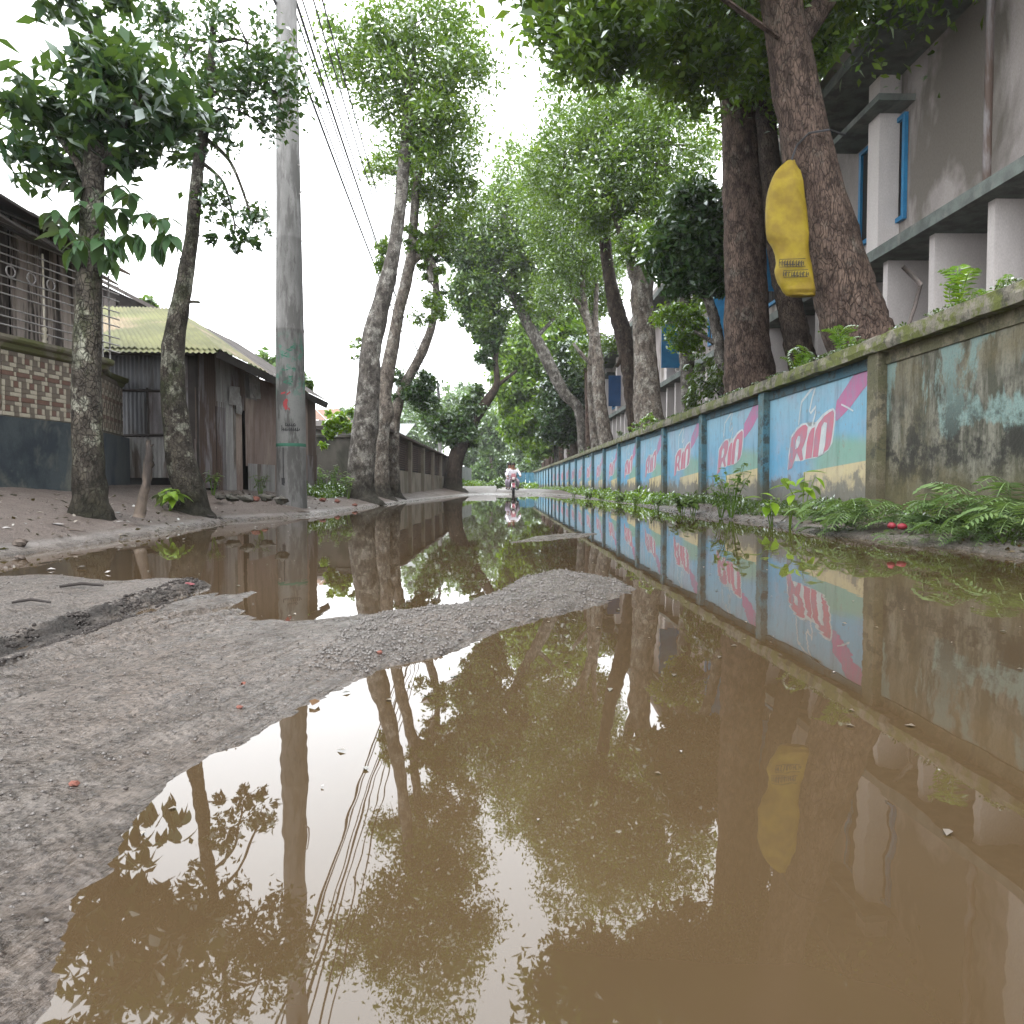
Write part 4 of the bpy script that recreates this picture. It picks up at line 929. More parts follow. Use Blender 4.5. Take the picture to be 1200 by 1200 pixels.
tree('thin_trunk_tree', 'narrow peeling trunk just beneath the yellow sack', [(946, 460, 34), (934, 400, 31), (924, 350, 29), (914, 300, 27), (905, 220, 24), (895, 120, 20)], 13.2,
     [], [(890, 90, 60, 2500), (930, 60, 60, 2000)], 'leaf_mid', 'bark_dark', .12, 'trees behind the mural wall', seg=26, rough=.14)
tree('twin_trunk_tree', 'forked pale brown trunk rising left of the leafy slender tree', [(765, 520, 42), (759, 480, 33), (757, 430, 28), (754, 380, 25), (752, 340, 26), (760, 305, 22), (768, 270, 18), (776, 180, 14)], 22.5,
     [[(752, 345, 17), (742, 318, 13), (735, 290, 11), (725, 262, 10), (712, 200, 8)], [(758, 315, 9), (768, 292, 9), (775, 270, 8), (790, 220, 6)]],
     [(740, 285, 24, 900, -1), (775, 250, 42, 2600), (730, 210, 50, 3200), (790, 170, 55, 3000), (720, 150, 50, 2200), (700, 240, 36, 1800), (760, 110, 50, 1500)], 'leaf_mid', 'bark_pale', .12, 'trees behind the mural wall', seg=24)
tree('curved_trunk_tree', 'dark curved trunk bending left beside the forked pale trunk', [(748, 520, 20), (744, 490, 18), (739, 450, 17), (735, 415, 19), (727, 380, 20), (718, 345, 16), (712, 310, 14), (709, 273, 13), (706, 180, 11), (690, 110, 8)], 24.5,
     [[(735, 400, 8), (728, 420, 6), (722, 430, 4)]], [(690, 240, 42, 2600), (660, 200, 50, 2600), (715, 160, 45, 2000), (680, 120, 45, 1500)], 'leaf_mid', 'bark_dark', .12, 'trees behind the mural wall', seg=22, rough=.18)
tree('forked_tree', 'slim brown trunk splitting into several upright limbs above the wall', [(712, 530, 18), (707, 500, 16), (702, 460, 15), (701, 430, 15), (697, 400, 11), (690, 380, 9), (684, 350, 7), (683, 320, 6), (690, 280, 5)], 32,
     [[(702, 432, 10), (700, 400, 8), (698, 365, 6), (700, 330, 5)], [(694, 390, 8), (680, 360, 6), (665, 335, 5)], [(702, 430, 7), (690, 424, 5), (676, 408, 4), (672, 402, 3)]],
     [(680, 300, 42, 3000), (660, 260, 45, 3000), (700, 330, 30, 1600, 2), (705, 250, 38, 2200), (640, 220, 45, 2200), (650, 340, 30, 1300), (680, 180, 40, 1500), (720, 400, 18, 500, 2)], 'leaf_mid', 'bark_pale', .13, 'trees behind the mural wall', seg=18)
tree('slim_twin_tree', 'thin straight trunk close behind the forked slim brown trunk', [(699, 535, 12), (696, 500, 11), (693, 450, 10), (694, 400, 8), (696, 340, 6)], 35, [], [(700, 350, 30, 1300), (712, 310, 30, 1300)], 'leaf_mid', 'bark_pale', .13, 'trees behind the mural wall')
tree('leaning_tree', 'long mottled trunk leaning left over the lane from the ivy mass', [(683, 520, 12), (678, 480, 12), (662, 462, 13), (648, 436, 14), (634, 408, 14), (622, 386, 13), (608, 360, 11), (600, 345, 10), (585, 325, 8), (566, 308, 6), (540, 290, 4)], 40,
     [[(602, 350, 8), (601, 330, 7), (601, 300, 5), (590, 270, 4)], [(628, 396, 6), (645, 378, 4), (660, 360, 3)], [(660, 300, 5), (652, 285, 5), (640, 270, 4)]],
     [(600, 300, 32, 2600), (565, 290, 26, 1500), (560, 340, 26, 1700), (640, 300, 36, 3000), (590, 250, 40, 2400), (545, 260, 30, 1200), (636, 345, 30, 1900), (630, 240, 40, 2200), (575, 372, 26, 1500), (600, 200, 36, 1300), (610, 335, 20, 900)], 'leaf_mid', 'bark_grey', .19, 'trees behind the mural wall', dens=.9)
tree('ivy_tree', 'short tree smothered in dark creeper at the wall behind the slim forked trunk', [(676, 528, 16), (672, 500, 14), (668, 460, 12), (665, 430, 9)], 42, [],
     [(672, 450, 26, 3400), (660, 480, 24, 2800), (684, 480, 18, 1600), (650, 500, 18, 1500), (676, 420, 20, 1800), (690, 455, 14, 900), (668, 506, 16, 1100), (655, 455, 20, 1500)], 'leaf_dark', 'bark_dark', .2, 'trees behind the mural wall', aspect=.6)
tree('bright_leafy_tree', 'tree with bright yellow green leaves hanging over the lane above the wall end', [(655, 535, 12), (652, 500, 10), (640, 450, 7), (625, 400, 5)], 54, [],
     [(612, 420, 26, 3000), (600, 450, 24, 2400), (630, 450, 26, 2600), (640, 480, 22, 1900), (618, 490, 22, 2000), (605, 500, 16, 1100), (642, 420, 24, 2000), (625, 385, 24, 1700), (668, 385, 24, 1700, -6), (660, 400, 24, 1600, -6), (598, 478, 14, 700), (630, 520, 18, 1200), (652, 510, 14, 700), (585, 400, 14, 500)], 'leaf_light', 'bark_grey', .29, 'trees behind the mural wall', aspect=.55, dens=1.2)
for i, (x, y1, wd, d, lab) in enumerate(((642, 500, 8, 66, 'small dark trunk standing above the far wall end'), (649, 498, 8, 59, 'thin brown trunk next above the far wall end'), (657, 505, 6, 53, 'thin bent trunk amid the dark creeper'),
                                    (668, 490, 9, 46, 'mid brown trunk left of the creeper foot'), (636, 508, 5, 73, 'thinnest small trunk at the far wall end'), (690, 470, 8, 38, 'straight trunk between creeper and slim pale trunk'))):
    tree('far_row_tree', lab, [(x+1, 545, wd), (x, 520, wd), (x-1, y1, wd*.9), (x-3, y1-50, wd*.7)], d, [], [(x-4, y1-50, 18, 700), (x+6, y1-60, 18, 600)], 'leaf_mid', 'bark_brown', .18, 'trees behind the mural wall', seg=12)
tree('leafy_slender_tree', 'slender twisting tree with dense dark green leaves left of the thickest trunk', [(850, 470, 17), (846, 440, 15), (842, 400, 13), (836, 370, 12), (828, 345, 11), (822, 325, 10), (815, 290, 8)], 15.6,
     [[(842, 405, 6), (826, 395, 5), (814, 388, 3)]], [(800, 290, 32, 2600), (835, 285, 30, 2200), (820, 320, 26, 1700), (780, 300, 24, 1200), (850, 300, 20, 900), (810, 250, 36, 1800), (845, 335, 16, 450), (795, 335, 16, 500)], 'leaf_dark', 'bark_grey', .15, 'trees behind the mural wall', aspect=.38)
tree('creeper_post_tree', 'pale trunk half hidden in fine light green leaves beside the blue shutter', [(808, 490, 18), (806, 440, 17), (803, 390, 16), (801, 340, 14), (800, 290, 12)], 18.5, [],
     [(800, 390, 18, 700, -.8), (812, 375, 14, 350, -.6), (790, 370, 16, 380, -1), (815, 400, 14, 380, -.6), (778, 372, 12, 160, -1), (770, 300, 18, 380, -1), (765, 275, 20, 420, -1), (822, 350, 14, 300)], 'leaf_light', 'bark_grey', .09, 'trees behind the mural wall', aspect=.4)

# left row, on the bank
def trunk_l(*a, **k): return tree(*a, **k)
Y1 = ghit(106, 604); Y2 = ghit(222, 600); Y3 = ghit(422, 585); Y4 = ghit(446, 582); Y5 = ghit(460, 581); print('depths', pb, Y1, Y2, Y3, Y4, Y5, ghit(531, 576))
tree('rough_bark_tree', 'mossy grey trunk in front of the tiled wall with large drooping leaves on top', [(106, 606, 37), (105, 570, 35), (103, 520, 33), (101, 460, 31), (102, 400, 29), (104, 340, 27), (106, 290, 26), (110, 200, 22), (112, 120, 17), (110, 40, 12)], Y1,
     [[(109, 230, 12), (90, 190, 8), (60, 150, 5)], [(110, 210, 11), (135, 170, 8), (165, 110, 5)]], [], 'leaf_dark', 'bark_moss', .2, None, seg=40, rough=.10)
tree('leaning_dark_tree', 'dark mossy trunk leaning right with a short snag, between tiled wall and pole', [(222, 603, 38), (216, 575, 35), (210, 530, 31), (205, 480, 28), (202, 440, 26), (204, 400, 24), (211, 360, 20), (218, 320, 17), (224, 280, 15), (232, 200, 13), (245, 110, 10), (250, 30, 7)], Y2,
     [[(214, 362, 5), (219, 355, 4), (226, 353.5, 3.4), (234, 354.5, 3.2)], [(213, 304, 4), (211, 303, 3)], [(238, 160, 6), (270, 190, 4), (292, 245, 3)], [(236, 190, 5), (262, 215, 3.5), (275, 262, 2)]],
     [(252, 282, 9, 26, 0), (279, 276, 9, 30, 0), (274, 291, 7, 16, 0), (297, 286, 10, 34, 0), (300, 262, 16, 60), (260, 240, 26, 130), (230, 150, 40, 420), (280, 130, 44, 420), (220, 60, 50, 520), (290, 50, 50, 420), (180, 110, 34, 260), (330, 110, 34, 220)], 'leaf_dark', 'bark_moss', .085, None, seg=34, rough=.13, aspect=.5)
tree('tall_grey_tree', 'thickest of the grey trunks by the lane, leaning right past a knot', [(422, 585, 34), (424, 540, 31), (428, 500, 30), (432, 450, 26), (434, 415, 24), (438, 390, 24), (447, 355, 21), (456, 320, 18), (463, 285, 15), (470, 230, 14), (478, 130, 12), (484, 20, 9)], Y3,
     [[(459, 330, 9), (462, 312, 7), (466, 300, 6)], [(476, 160, 6), (520, 90, 4), (560, 60, 3)]],
     [(500, 150, 44, 2000), (460, 90, 50, 2000), (540, 90, 46, 1600), (500, 20, 60, 2200), (420, 60, 44, 1300), (452, 290, 10, 120, .6), (447, 310, 8, 80, .6), (421, 400, 9, 26), (418, 420, 7, 18)], 'leaf_mid', 'bark_grey', .11, 'grey trunks on the left bank', seg=36, rough=.12)
tree('tall_grey_tree', 'middle mottled grey trunk with a bulge, behind the thickest one', [(446, 582, 24), (446, 540, 20), (447, 500, 18), (452, 484, 19), (450, 470, 17), (453, 440, 17), (461, 400, 15), (468, 360, 13), (476, 330, 13), (482, 300, 12), (484, 273, 11), (488, 220, 10), (500, 130, 8)], Y4,
     [[(480, 310, 9), (492, 300, 8), (500, 296, 8), (505, 330, 8)], [(484, 290, 6), (497, 276, 4), (515, 262, 3)]],
     [(495, 292, 14, 450), (510, 282, 16, 500), (505, 318, 14, 380), (480, 280, 14, 300), (515, 365, 16, 260), (505, 355, 10, 160), (528, 230, 34, 1500), (495, 200, 40, 1500), (460, 200, 30, 700), (530, 160, 40, 1200), (490, 372, 9, 60)], 'leaf_mid', 'bark_pale', .11, 'grey trunks on the left bank', seg=26, rough=.16)
tree('tall_grey_tree', 'rightmost slender grey trunk curving right at mid height beside the louvred wall', [(460, 580, 19), (460, 540, 16), (461, 500, 14), (465, 478, 13), (472, 455, 12), (486, 430, 11), (496, 410, 11), (505, 385, 9), (510, 360, 9), (511, 340, 8), (509, 315, 7), (505, 300, 6), (500, 270, 5)], Y5,
     [], [(480, 465, 16, 700), (470, 447, 12, 350), (492, 448, 12, 380), (505, 452, 9, 120), (515, 345, 8, 60), (515, 300, 14, 300), (520, 275, 18, 500), (498, 470, 13, 420)], 'leaf_dark', 'bark_pale', .12, 'grey trunks on the left bank', seg=22, rough=.14)
tree('ivy_covered_tree', 'wide dark tree wrapped in ivy whose limb reaches right over the lane', [(531, 576, 22), (532, 550, 19), (536, 530, 19), (546, 510, 18), (556, 490, 15), (565, 478, 12), (574, 465, 10), (582, 452, 8), (582, 438, 7), (580, 420, 6.5), (583, 400, 5.5), (578, 370, 5), (575, 340, 4)], 40,
     [[(540, 520, 12), (528, 505, 9), (514, 492, 7), (504, 480, 5)], [(583, 452, 5), (593, 444, 4), (606, 434, 3)]],
     [(530, 508, 16, 1500), (515, 498, 16, 1500), (504, 484, 14, 1100), (498, 470, 11, 600), (545, 492, 14, 1100), (556, 476, 13, 900), (548, 510, 13, 900), (540, 488, 12, 800), (560, 460, 9, 260), (574, 405, 13, 600), (566, 390, 12, 500), (583, 380, 14, 600), (570, 345, 22, 1100), (550, 355, 18, 700), (545, 325, 20, 800), (565, 418, 8, 160), (553, 378, 12, 360), (536, 342, 10, 220), (560, 300, 26, 1300), (535, 290, 22, 800), (576, 428, 6, 100)], 'leaf_ivy', 'bark_dark', .19, None, seg=20, aspect=.6)
# far trees at the end of the lane
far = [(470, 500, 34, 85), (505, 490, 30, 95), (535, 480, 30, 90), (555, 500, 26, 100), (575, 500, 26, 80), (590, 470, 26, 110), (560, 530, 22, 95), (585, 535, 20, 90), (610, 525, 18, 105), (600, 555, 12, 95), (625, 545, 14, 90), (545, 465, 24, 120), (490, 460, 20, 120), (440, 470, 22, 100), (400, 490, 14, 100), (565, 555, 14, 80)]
labs = ['pale green far tree behind the slender trunks', 'hazy far tree just left of the thin far pole', 'hazy far tree right of the thin far pole', 'far tree seen under the leaning limb', 'pale tree straight above the lane end', 'tall pale far tree right of the leaning limb',
        'low far tree above the pale sheet fence', 'low rounded far tree left of the riders', 'far tree right above the riders', 'small bushy tree just behind the riders', 'small far tree over the blue wall piece', 'highest pale tree at the far left of the lane end', 'pale treetop between the grey trunks', 'pale treetop left of the grey trunks', 'small pale treetop by the shed corner', 'bright low tree at the left kerb of the lane end']
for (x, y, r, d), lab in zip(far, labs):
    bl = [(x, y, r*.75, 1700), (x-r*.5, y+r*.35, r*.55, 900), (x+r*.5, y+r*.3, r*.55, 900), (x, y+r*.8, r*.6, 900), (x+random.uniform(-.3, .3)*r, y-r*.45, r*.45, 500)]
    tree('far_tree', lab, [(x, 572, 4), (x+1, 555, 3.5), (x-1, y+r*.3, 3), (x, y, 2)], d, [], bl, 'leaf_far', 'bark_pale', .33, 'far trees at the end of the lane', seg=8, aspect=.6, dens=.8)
for (x, y, r, d, lab) in ((258, 408, 8, 26, 'small pale treetop above the green shed roof edge'), (312, 424, 13, 30, 'treetop peeking over the shed eave left of the pole'), (352, 448, 8, 24, 'small dark sprig of leaves right of the pole above the shed'), (172, 356, 7, 30, 'tiny pale treetop above the dark gable')):
    tree('background_tree', lab, [(x, 560, 5), (x, y+10, 4), (x, y, 2)], d, [], [(x, y, r, 160), (x-r, y+5, r*.7, 70), (x+r*.8, y+6, r*.8, 90)], 'leaf_far' if r > 9 else 'leaf_mid', 'bark_pale', .22, 'treetops behind the shed', seg=6, aspect=.55)
for i, (x, y, d, r, lab) in enumerate(((586, 566, 62, 6, 'dark bush left of the riders at the lane end'), (578, 568, 70, 5, 'low bush beyond the water left of the riders'), (612, 570, 66, 4, 'small bush right behind the riders'), (562, 568, 66, 6, 'rounded bush by the pale sheet fence'))):
    c = at(x, y, d); root = thing('roadside_bush', lab, 'bush', (c.x, c.y, zat(c.x, c.y)), 'bushes at the lane end'); V, Fq = leaf_quads(clump_points(c, (r*d/F*1.2, 1, r*d/F), 900, 40), .22, .5); fast_mesh('foliage', V, Fq, 'leaf_mid', root)
# a tree row goes on behind the camera's left and over the lane, out of the picture but mirrored in the water
# ---- big single leaves on the rough bark tree
def big_leaf_me(name, L, W, mat, bend=.25):
    mb = MB(); n = 5
    for i in range(n+1):
        t_ = i/n; w_ = W*math.sin(PI*min(1, t_*1.02)**.8)*(.5)+.002; z = -bend*L*t_*t_
        mb.v += [(-w_, L*t_, z+w_*.25), (0, L*t_, z), (w_, L*t_, z+w_*.25)]
    for i in range(n):
        a = i*3; mb.f += [(a, a+1, a+4, a+3), (a+1, a+2, a+5, a+4)]
    me = bpy.data.meshes.new(name); me.from_pydata(mb.v, [], mb.f); me.materials.append(M[mat]); me.polygons.foreach_set('use_smooth', [True]*len(mb.f)); return me
bl1 = big_leaf_me('leaf', .23, .10, 'leaf_dark'); bl2 = big_leaf_me('leaf', .17, .07, 'leaf_mid')
rb = [o for o in bpy.data.objects if o.name == 'rough_bark_tree'][0]
random.seed(21)
def spray(root, px_, py_, Y, n, me, drop=.7, spread=.04):
    c = at(px_, py_, Y)
    for i in range(n):
        az = 2*PI*i/n+random.uniform(-.4, .4); o = link(me.name.split('.')[0], me, root, c+Vector((random.uniform(-spread, spread), random.uniform(-spread, spread), random.uniform(-.03, .03))))
        o.rotation_euler = (-drop+random.uniform(-.35, .35), random.uniform(-.3, .3), az); s_ = random.uniform(.75, 1.15); o.scale = (s_, s_, s_)
for (x, y, d, n, dr) in ((78, 272, 7.3, 7, .5), (95, 280, 7.2, 7, .7), (120, 278, 7.2, 8, .8), (135, 285, 7.3, 7, 1.0), (150, 276, 7.4, 6, .8), (165, 279, 7.4, 6, 1.1), (184, 284, 7.4, 6, 1.1), (198, 273, 7.4, 6, .9), (70, 262, 7.6, 6, .4), (110, 262, 7.6, 7, .5), (88, 292, 7.4, 5, .8), (126, 300, 7.4, 5, 1.2), (65, 248, 7.4, 7, .6), (140, 246, 7.5, 7, .6), (170, 250, 7.4, 7, .6), (90, 240, 7.4, 7, .6), (195, 255, 7.4, 6, .6), (105, 222, 7.5, 7, .5), (140, 218, 7.5, 7, .5), (80, 210, 7.5, 7, .5), (118, 240, 7.3, 7, .6), (155, 228, 7.3, 7, .6)):
    spray(rb, x, y, d, n, bl1, dr)
V, Fq = leaf_quads(np.vstack([clump_points(at(x, y, 7.6), (r, r, r*.8), n, 40) for x, y, r, n in ((108, 130, .75, 1000), (70, 170, .5, 500), (160, 120, .55, 600), (120, 40, .6, 600))]), .19, .42); fast_mesh('crown', V, Fq, 'leaf_dark', rb)

# stump stick
sp_ = at(166, 602, 7.7); st = thing('cut_stub', 'thin broken wooden stub standing on the bank between the two mossy trunks', 'stump', (sp_.x, sp_.y, zat(sp_.x, sp_.y)))
pts = spline([(*at(163, 606, 7.7), .058), (*at(167, 585, 7.7), .05), (*at(172, 565, 7.7), .046), (*at(173, 548, 7.7), .048), (*at(175, 530, 7.7), .035), (*at(174, 516, 7.7), .024)], 16)
MB().tube([p[:3] for p in pts], [p[3] for p in pts], 12, .25).build('stem', 'stub_wood', st, True)
MB().tube([at(174, 547, 7.7), at(178, 543, 7.7), at(178.5, 540, 7.7)], [.04, .035, .01], 8, .3).build('knot', 'bark_dark', st, True)
MB().tube([at(174, 524, 7.7), at(180, 521, 7.7)], [.02, .008], 7).build('snag', 'bark_dark', st, True)

# ---------------------------------------------------------------- yellow sack
Ys = 9.45; sk_ = thing('yellow_sack', 'big yellow woven sack hanging by the cracked leaning trunk above the wall', 'sack', tuple(at(930, 346, Ys)))
prof = [(188, 922, 931), (203, 908, 938), (228, 899, 943), (273, 897, 948), (288, 904, 948), (305, 910, 950), (318, 908, 952), (330, 911, 954), (338, 915, 955), (345, 921, 956), (347, 925, 955)]
mb = MB(); K = 18; prs = spline(prof, 34)
for y, xl, xr in prs:
    for k in range(K):
        a = 2*PI*k/K; sx = math.copysign(abs(math.cos(a))**.8, math.cos(a)); c = (xl+xr)/2; x = c+(xr-xl)/2*sx
        p = at(x, y, Ys); th_ = .11*min(1, (y-182)/35)*(1 if y < 343 else .7); p.y += th_*math.sin(a)+.03*mnoise.noise(Vector((x*.09, y*.035, a)))+.012*math.sin(x*.55+y*.05)+.02*mnoise.noise(Vector((x*.3, y*.12, a*2))); mb.v.append(tuple(p))
for i in range(len(prs)-1):
    for k in range(K): mb.f.append((i*K+k, i*K+(k+1) % K, (i+1)*K+(k+1) % K, (i+1)*K+k))
mb.f.append(tuple((len(prs)-1)*K+k for k in range(K))); mb.f.append(tuple(reversed(range(K))))
mb.build('bag', 'sack_yellow', sk_, True)
def sack_line(mb, x0, y0, x1, y1, h=.9):
    a, b = (x0, y0), (x1, y1); d = Vector((x1-x0, y1-y0)).normalized(); n = Vector((-d.y, d.x))*h/2
    mb.add([at(x0+n.x, y0+n.y, Ys-.135), at(x1+n.x, y1+n.y, Ys-.135), at(x1-n.x, y1-n.y, Ys-.135), at(x0-n.x, y0-n.y, Ys-.135)], [(0, 1, 2, 3), (3, 2, 1, 0)])
random.seed(9); mb = MB()
for (xa, xb, yt, yb) in ((913, 944, 304, 313), (918, 947, 317, 325)):
    for s_ in (-.7, .7): sack_line(mb, xa, (yt if s_ < 0 else yb), xb, (yt if s_ < 0 else yb)-1, .7)
    x = xa
    while x < xb-2:
        q = random.choice((0, 1, 2)); sack_line(mb, x, yb-1, x+.4, yt+1, .9); sack_line(mb, x, yt+2+q*2, x+2.4, yt+2+q*2, .8)
        if q: sack_line(mb, x+2.4, yt+2, x+2.2, yb-2, .8)
        x += random.uniform(3, 4)
mb.build('print', 'print_black', sk_)
MB().tube([at(926, 199, Ys), at(928, 186, Ys), at(934, 170, Ys-.02), at(948, 156, Ys-.12), at(972, 152, Ys-.3), at(990, 158, Ys-.1)], .014, 5).build('tie_rope', 'wire_black', sk_)

# ---------------------------------------------------------------- plants
def frond_me(L, n, lw, mat, arch=.55, taper=.9):
    mb = MB(); P = []
    for i in range(n+1):
        t_ = i/n; P.append(Vector((0, L*t_*(1-.12*t_), L*arch*math.sin(t_*2.2)*.75-L*.25*t_*t_)))
    for i in range(n):
        a, b = P[i], P[i+1]; mb.add([a+Vector((-.003, 0, 0)), a+Vector((.003, 0, 0)), b+Vector((.003, 0, 0)), b+Vector((-.003, 0, 0))], [(0, 1, 2, 3)])
        t_ = (i+.5)/n
        if t_ < .12: continue
        w_ = lw*math.sin(PI*min(1, (t_-.05)*1.0))**.6*(1-t_*.35)+.01; d = (b-a).normalized()
        for s_ in (-1, 1):
            o = a.lerp(b, .5); tip = o+Vector((s_*w_, d.y*w_*.35, -w_*.25+d.z*w_*.3)); m_ = o.lerp(tip, .45); wd = L/n*.78
            mb.add([o, m_+Vector((0, wd*.5, .004)), tip, m_-Vector((0, wd*.5, -.004))], [(0, 1, 2, 3)])
    me = bpy.data.meshes.new('frond'); me.from_pydata(mb.v, [], mb.f); me.materials.append(M[mat]); return me
fr = [frond_me(.60, 15, .15, 'leaf_fern'), frond_me(.5, 13, .13, 'leaf_fern', .8), frond_me(.42, 12, .11, 'leaf_fern', .3)]
fr2 = [frond_me(.26, 12, .06, 'leaf_light', .8), frond_me(.2, 10, .05, 'leaf_light', .5)]
def fern(px_, Y, n, sc, label, grp, X=None, z=None, me=fr, name='fern', az=(-PI, PI), lean=.0):
    x = at(px_, 600, Y).x if X is None else X; z = zat(x, Y)-.01 if z is None else z
    t_ = thing(name, label, 'fern', (x, Y, z), grp)
    for i in range(n):
        o = link('frond', random.choice(me), t_, (x+random.uniform(-.04, .04), Y+random.uniform(-.04, .04), z)); o.rotation_euler = (random.uniform(-.15, .45)+lean, random.uniform(-.3, .3), az[0]+(az[1]-az[0])*(i+random.random()*.7)/n)
        s_ = sc*random.uniform(.75, 1.15); o.scale = (s_, s_, s_)
    return t_
random.seed(31)
FS = 1.15
fl_ = [(985, 7.3, 10, .8, 'pale fern at the wall foot left of the bare pilaster'), (1005, 7.1, 11, .85, 'fern tuft just in front of the bare pilaster foot'), (1025, 6.9, 9, .7, 'small fern right of the bare pilaster foot'), (965, 7.6, 9, .7, 'small fern under the yellow mural band'),
       (1065, 6.6, 9, .7, 'small fern behind the red fruit'), (1050, 6.15, 6, .42, 'low fern drooping to the water before the red fruit'), (1105, 6.45, 11, .8, 'broad fern spreading over the bank below the bare panel'), (1140, 6.15, 12, .95, 'tallest fern at the foot of the bare green panel'),
       (1165, 5.6, 9, .7, 'fern with fronds dipping to the puddle edge'), (1190, 5.75, 11, .9, 'dense fern at the right edge of the picture'), (1130, 5.75, 7, .55, 'low pale fern before the tallest one'), (1090, 5.95, 6, .45, 'small fern touching the waterline'), (1215, 5.25, 10, .85, 'fern cut by the right picture edge'), (1180, 6.0, 9, .85, 'fern standing against the wall behind the dense one')]
for px_, Y, n, sc, lab in fl_: fern(px_, Y, n+2, sc*FS, lab, 'ferns along the wall foot', az=(PI*.15, PI*1.15))
topf = [(1122, 354, 8, 1.9, 'bright upright fern growing on the coping at the bare panel'), (1150, 350, 5, .8, 'small fern on the coping right of the bright upright one'), (1175, 338, 5, .7, 'tiny fern on the coping near the right edge'), (986, 404, 8, 1.6, 'pale green fern on the coping below the leaning trunk'), (1000, 402, 6, .8, 'small fern on the coping by the bare pilaster'),
        (932, 428, 10, 1.8, 'bright fern on the coping beneath the sack'), (945, 424, 6, .9, 'small fern beside the one beneath the sack')]
for px_, py_, n, sc, lab in topf:
    p = hit(px_, py_, (4.25, 0), (4.25, 10)); fern(px_, p.y, n, sc, lab, 'ferns on the wall coping', X=p.x, z=2.1, me=fr2, name='coping_fern', lean=.75)

def weed(name, label, cat, c, h, stems, leaf_me_, nl, grp=None, lean=(0, 0), stem_m='leaf_mid'):
    t_ = thing(name, label, cat, tuple(c), grp); c = Vector(c)
    for s_ in range(stems):
        a = random.uniform(0, 2*PI); tip = c+Vector((math.cos(a)*h*.35+lean[0], math.sin(a)*h*.2+lean[1], h*random.uniform(.75, 1))); m_ = c.lerp(tip, .5)+Vector((0, 0, h*.1))
        MB().tube([c+Vector((math.cos(a)*.02, math.sin(a)*.02, 0)), m_, tip], [.008, .006, .003], 5).build('stem', stem_m, t_)
        for i in range(nl):
            u = .35+.65*(i+1)/nl; p = (c.lerp(m_, u*2) if u < .5 else m_.lerp(tip, u*2-1)); o = link('leaf', leaf_me_, t_, p); az = i*2.4+a; o.rotation_euler = (random.uniform(-.5, .3), random.uniform(-.2, .2), az); q = random.uniform(.7, 1.15); o.scale = (q, q, q)
    return t_
bw = big_leaf_me('leaf', .22, .10, 'leaf_light', .3); bs = big_leaf_me('leaf', .10, .045, 'leaf_weed', .2); bm_ = big_leaf_me('leaf', .12, .06, 'leaf_mid', .2); bf_ = big_leaf_me('leaf', .17, .075, 'leaf_weed', .3)
random.seed(41)
c = at(940, 610, 8.55); c.z = zat(c.x, c.y); weed('broad_leaf_plant', 'tall plant with broad yellow green leaves in front of the nearest lettering', 'plant', c, .62, 3, bw, 5, lean=(-.04, 0))
c = at(905, 606, 8.9); c.z = zat(c.x, c.y); weed('broad_leaf_plant', 'lower broad leafed plant at the first blue pilaster foot', 'plant', c, .42, 3, bw, 4)
c = at(925, 608, 8.3); c.z = zat(c.x, c.y); weed('broad_leaf_plant', 'pale broad leafed seedling left of the tall plant stem', 'plant', c, .36, 3, bf_, 4)
c = at(857, 600, 10.6); c.z = zat(c.x, c.y); weed('dark_bush', 'dark leafy bush below the second nearest lettering', 'bush', c, .8, 8, bm_, 9)
c = at(845, 600, 10.9); c.z = zat(c.x, c.y); weed('dark_bush', 'lower dark bush left of the tallest dark one', 'bush', c, .5, 6, bm_, 7)
for i, (px_, Y, lab) in enumerate(((800, 12.6, 'leafy weed below the third lettering'), (770, 14.6, 'leafy weed below the fourth lettering'), (812, 12.2, 'small weed at the third blue pilaster'), (745, 16.6, 'leafy weed below the fifth lettering'), (726, 18.6, 'leafy weed at the fifth blue pilaster'), (705, 21.5, 'bright weed clump below the seventh lettering'), (690, 24, 'bright weed clump by the far half of the wall'), (672, 29, 'tall weed near the far wall end'))):
    c = at(px_, 590, Y); c.z = zat(c.x, c.y); weed('wall_weed', lab, 'weed', c, random.uniform(.3, .5), 6, bs if i % 2 else bf_, 6, 'weeds along the mural wall foot')
c = at(198, 584, 9.4); c.z = zat(c.x, c.y); weed('bright_plant', 'small bright green plant behind the leaning dark trunk', 'plant', c, .3, 5, bw, 4)
c = at(188, 580, 9.8); c.z = zat(c.x, c.y); weed('bright_plant', 'tiny bright green plant left of the larger one behind the trunk', 'plant', c, .22, 4, bf_, 3)
c = at(250, 583, 11.9); c.z = zat(c.x, c.y); weed('shed_weed', 'small dark weed at the shed foot right of the leaning trunk', 'weed', c, .4, 6, bs, 6)
c = at(305, 580, 13.0); c.z = zat(c.x, c.y); weed('shed_weed', 'thin dark weed growing before the pale lower sheet', 'weed', c, .4, 5, bs, 7)
for i, (px_, Y, h, lab) in enumerate(((385, 18, .7, 'leafy creeper weed below the mossy wall'), (398, 17.5, .6, 'dark weed left of the thickest grey trunk'), (375, 18.6, .5, 'weed beside the shed end'), (408, 17.2, .55, 'weed touching the thickest grey trunk'))):
    c = at(px_, 580, Y); c.z = zat(c.x, c.y); weed('bank_weed', lab, 'weed', c, h, 7, bm_, 7, 'weeds below the mossy wall')
root = thing('overhanging_bush', 'light green bush hanging over the mossy wall beside the shed corner', 'bush', tuple(at(390, 520, 19.6)))
V, Fq = leaf_quads(np.vstack([clump_points(at(x, y, 19.8), (r*19.8/F,)*3, n, 25) for x, y, r, n in ((392, 496, 14, 320), (405, 488, 11, 200), (382, 506, 10, 170), (376, 516, 8, 90), (412, 498, 9, 120))]), .17, .55)
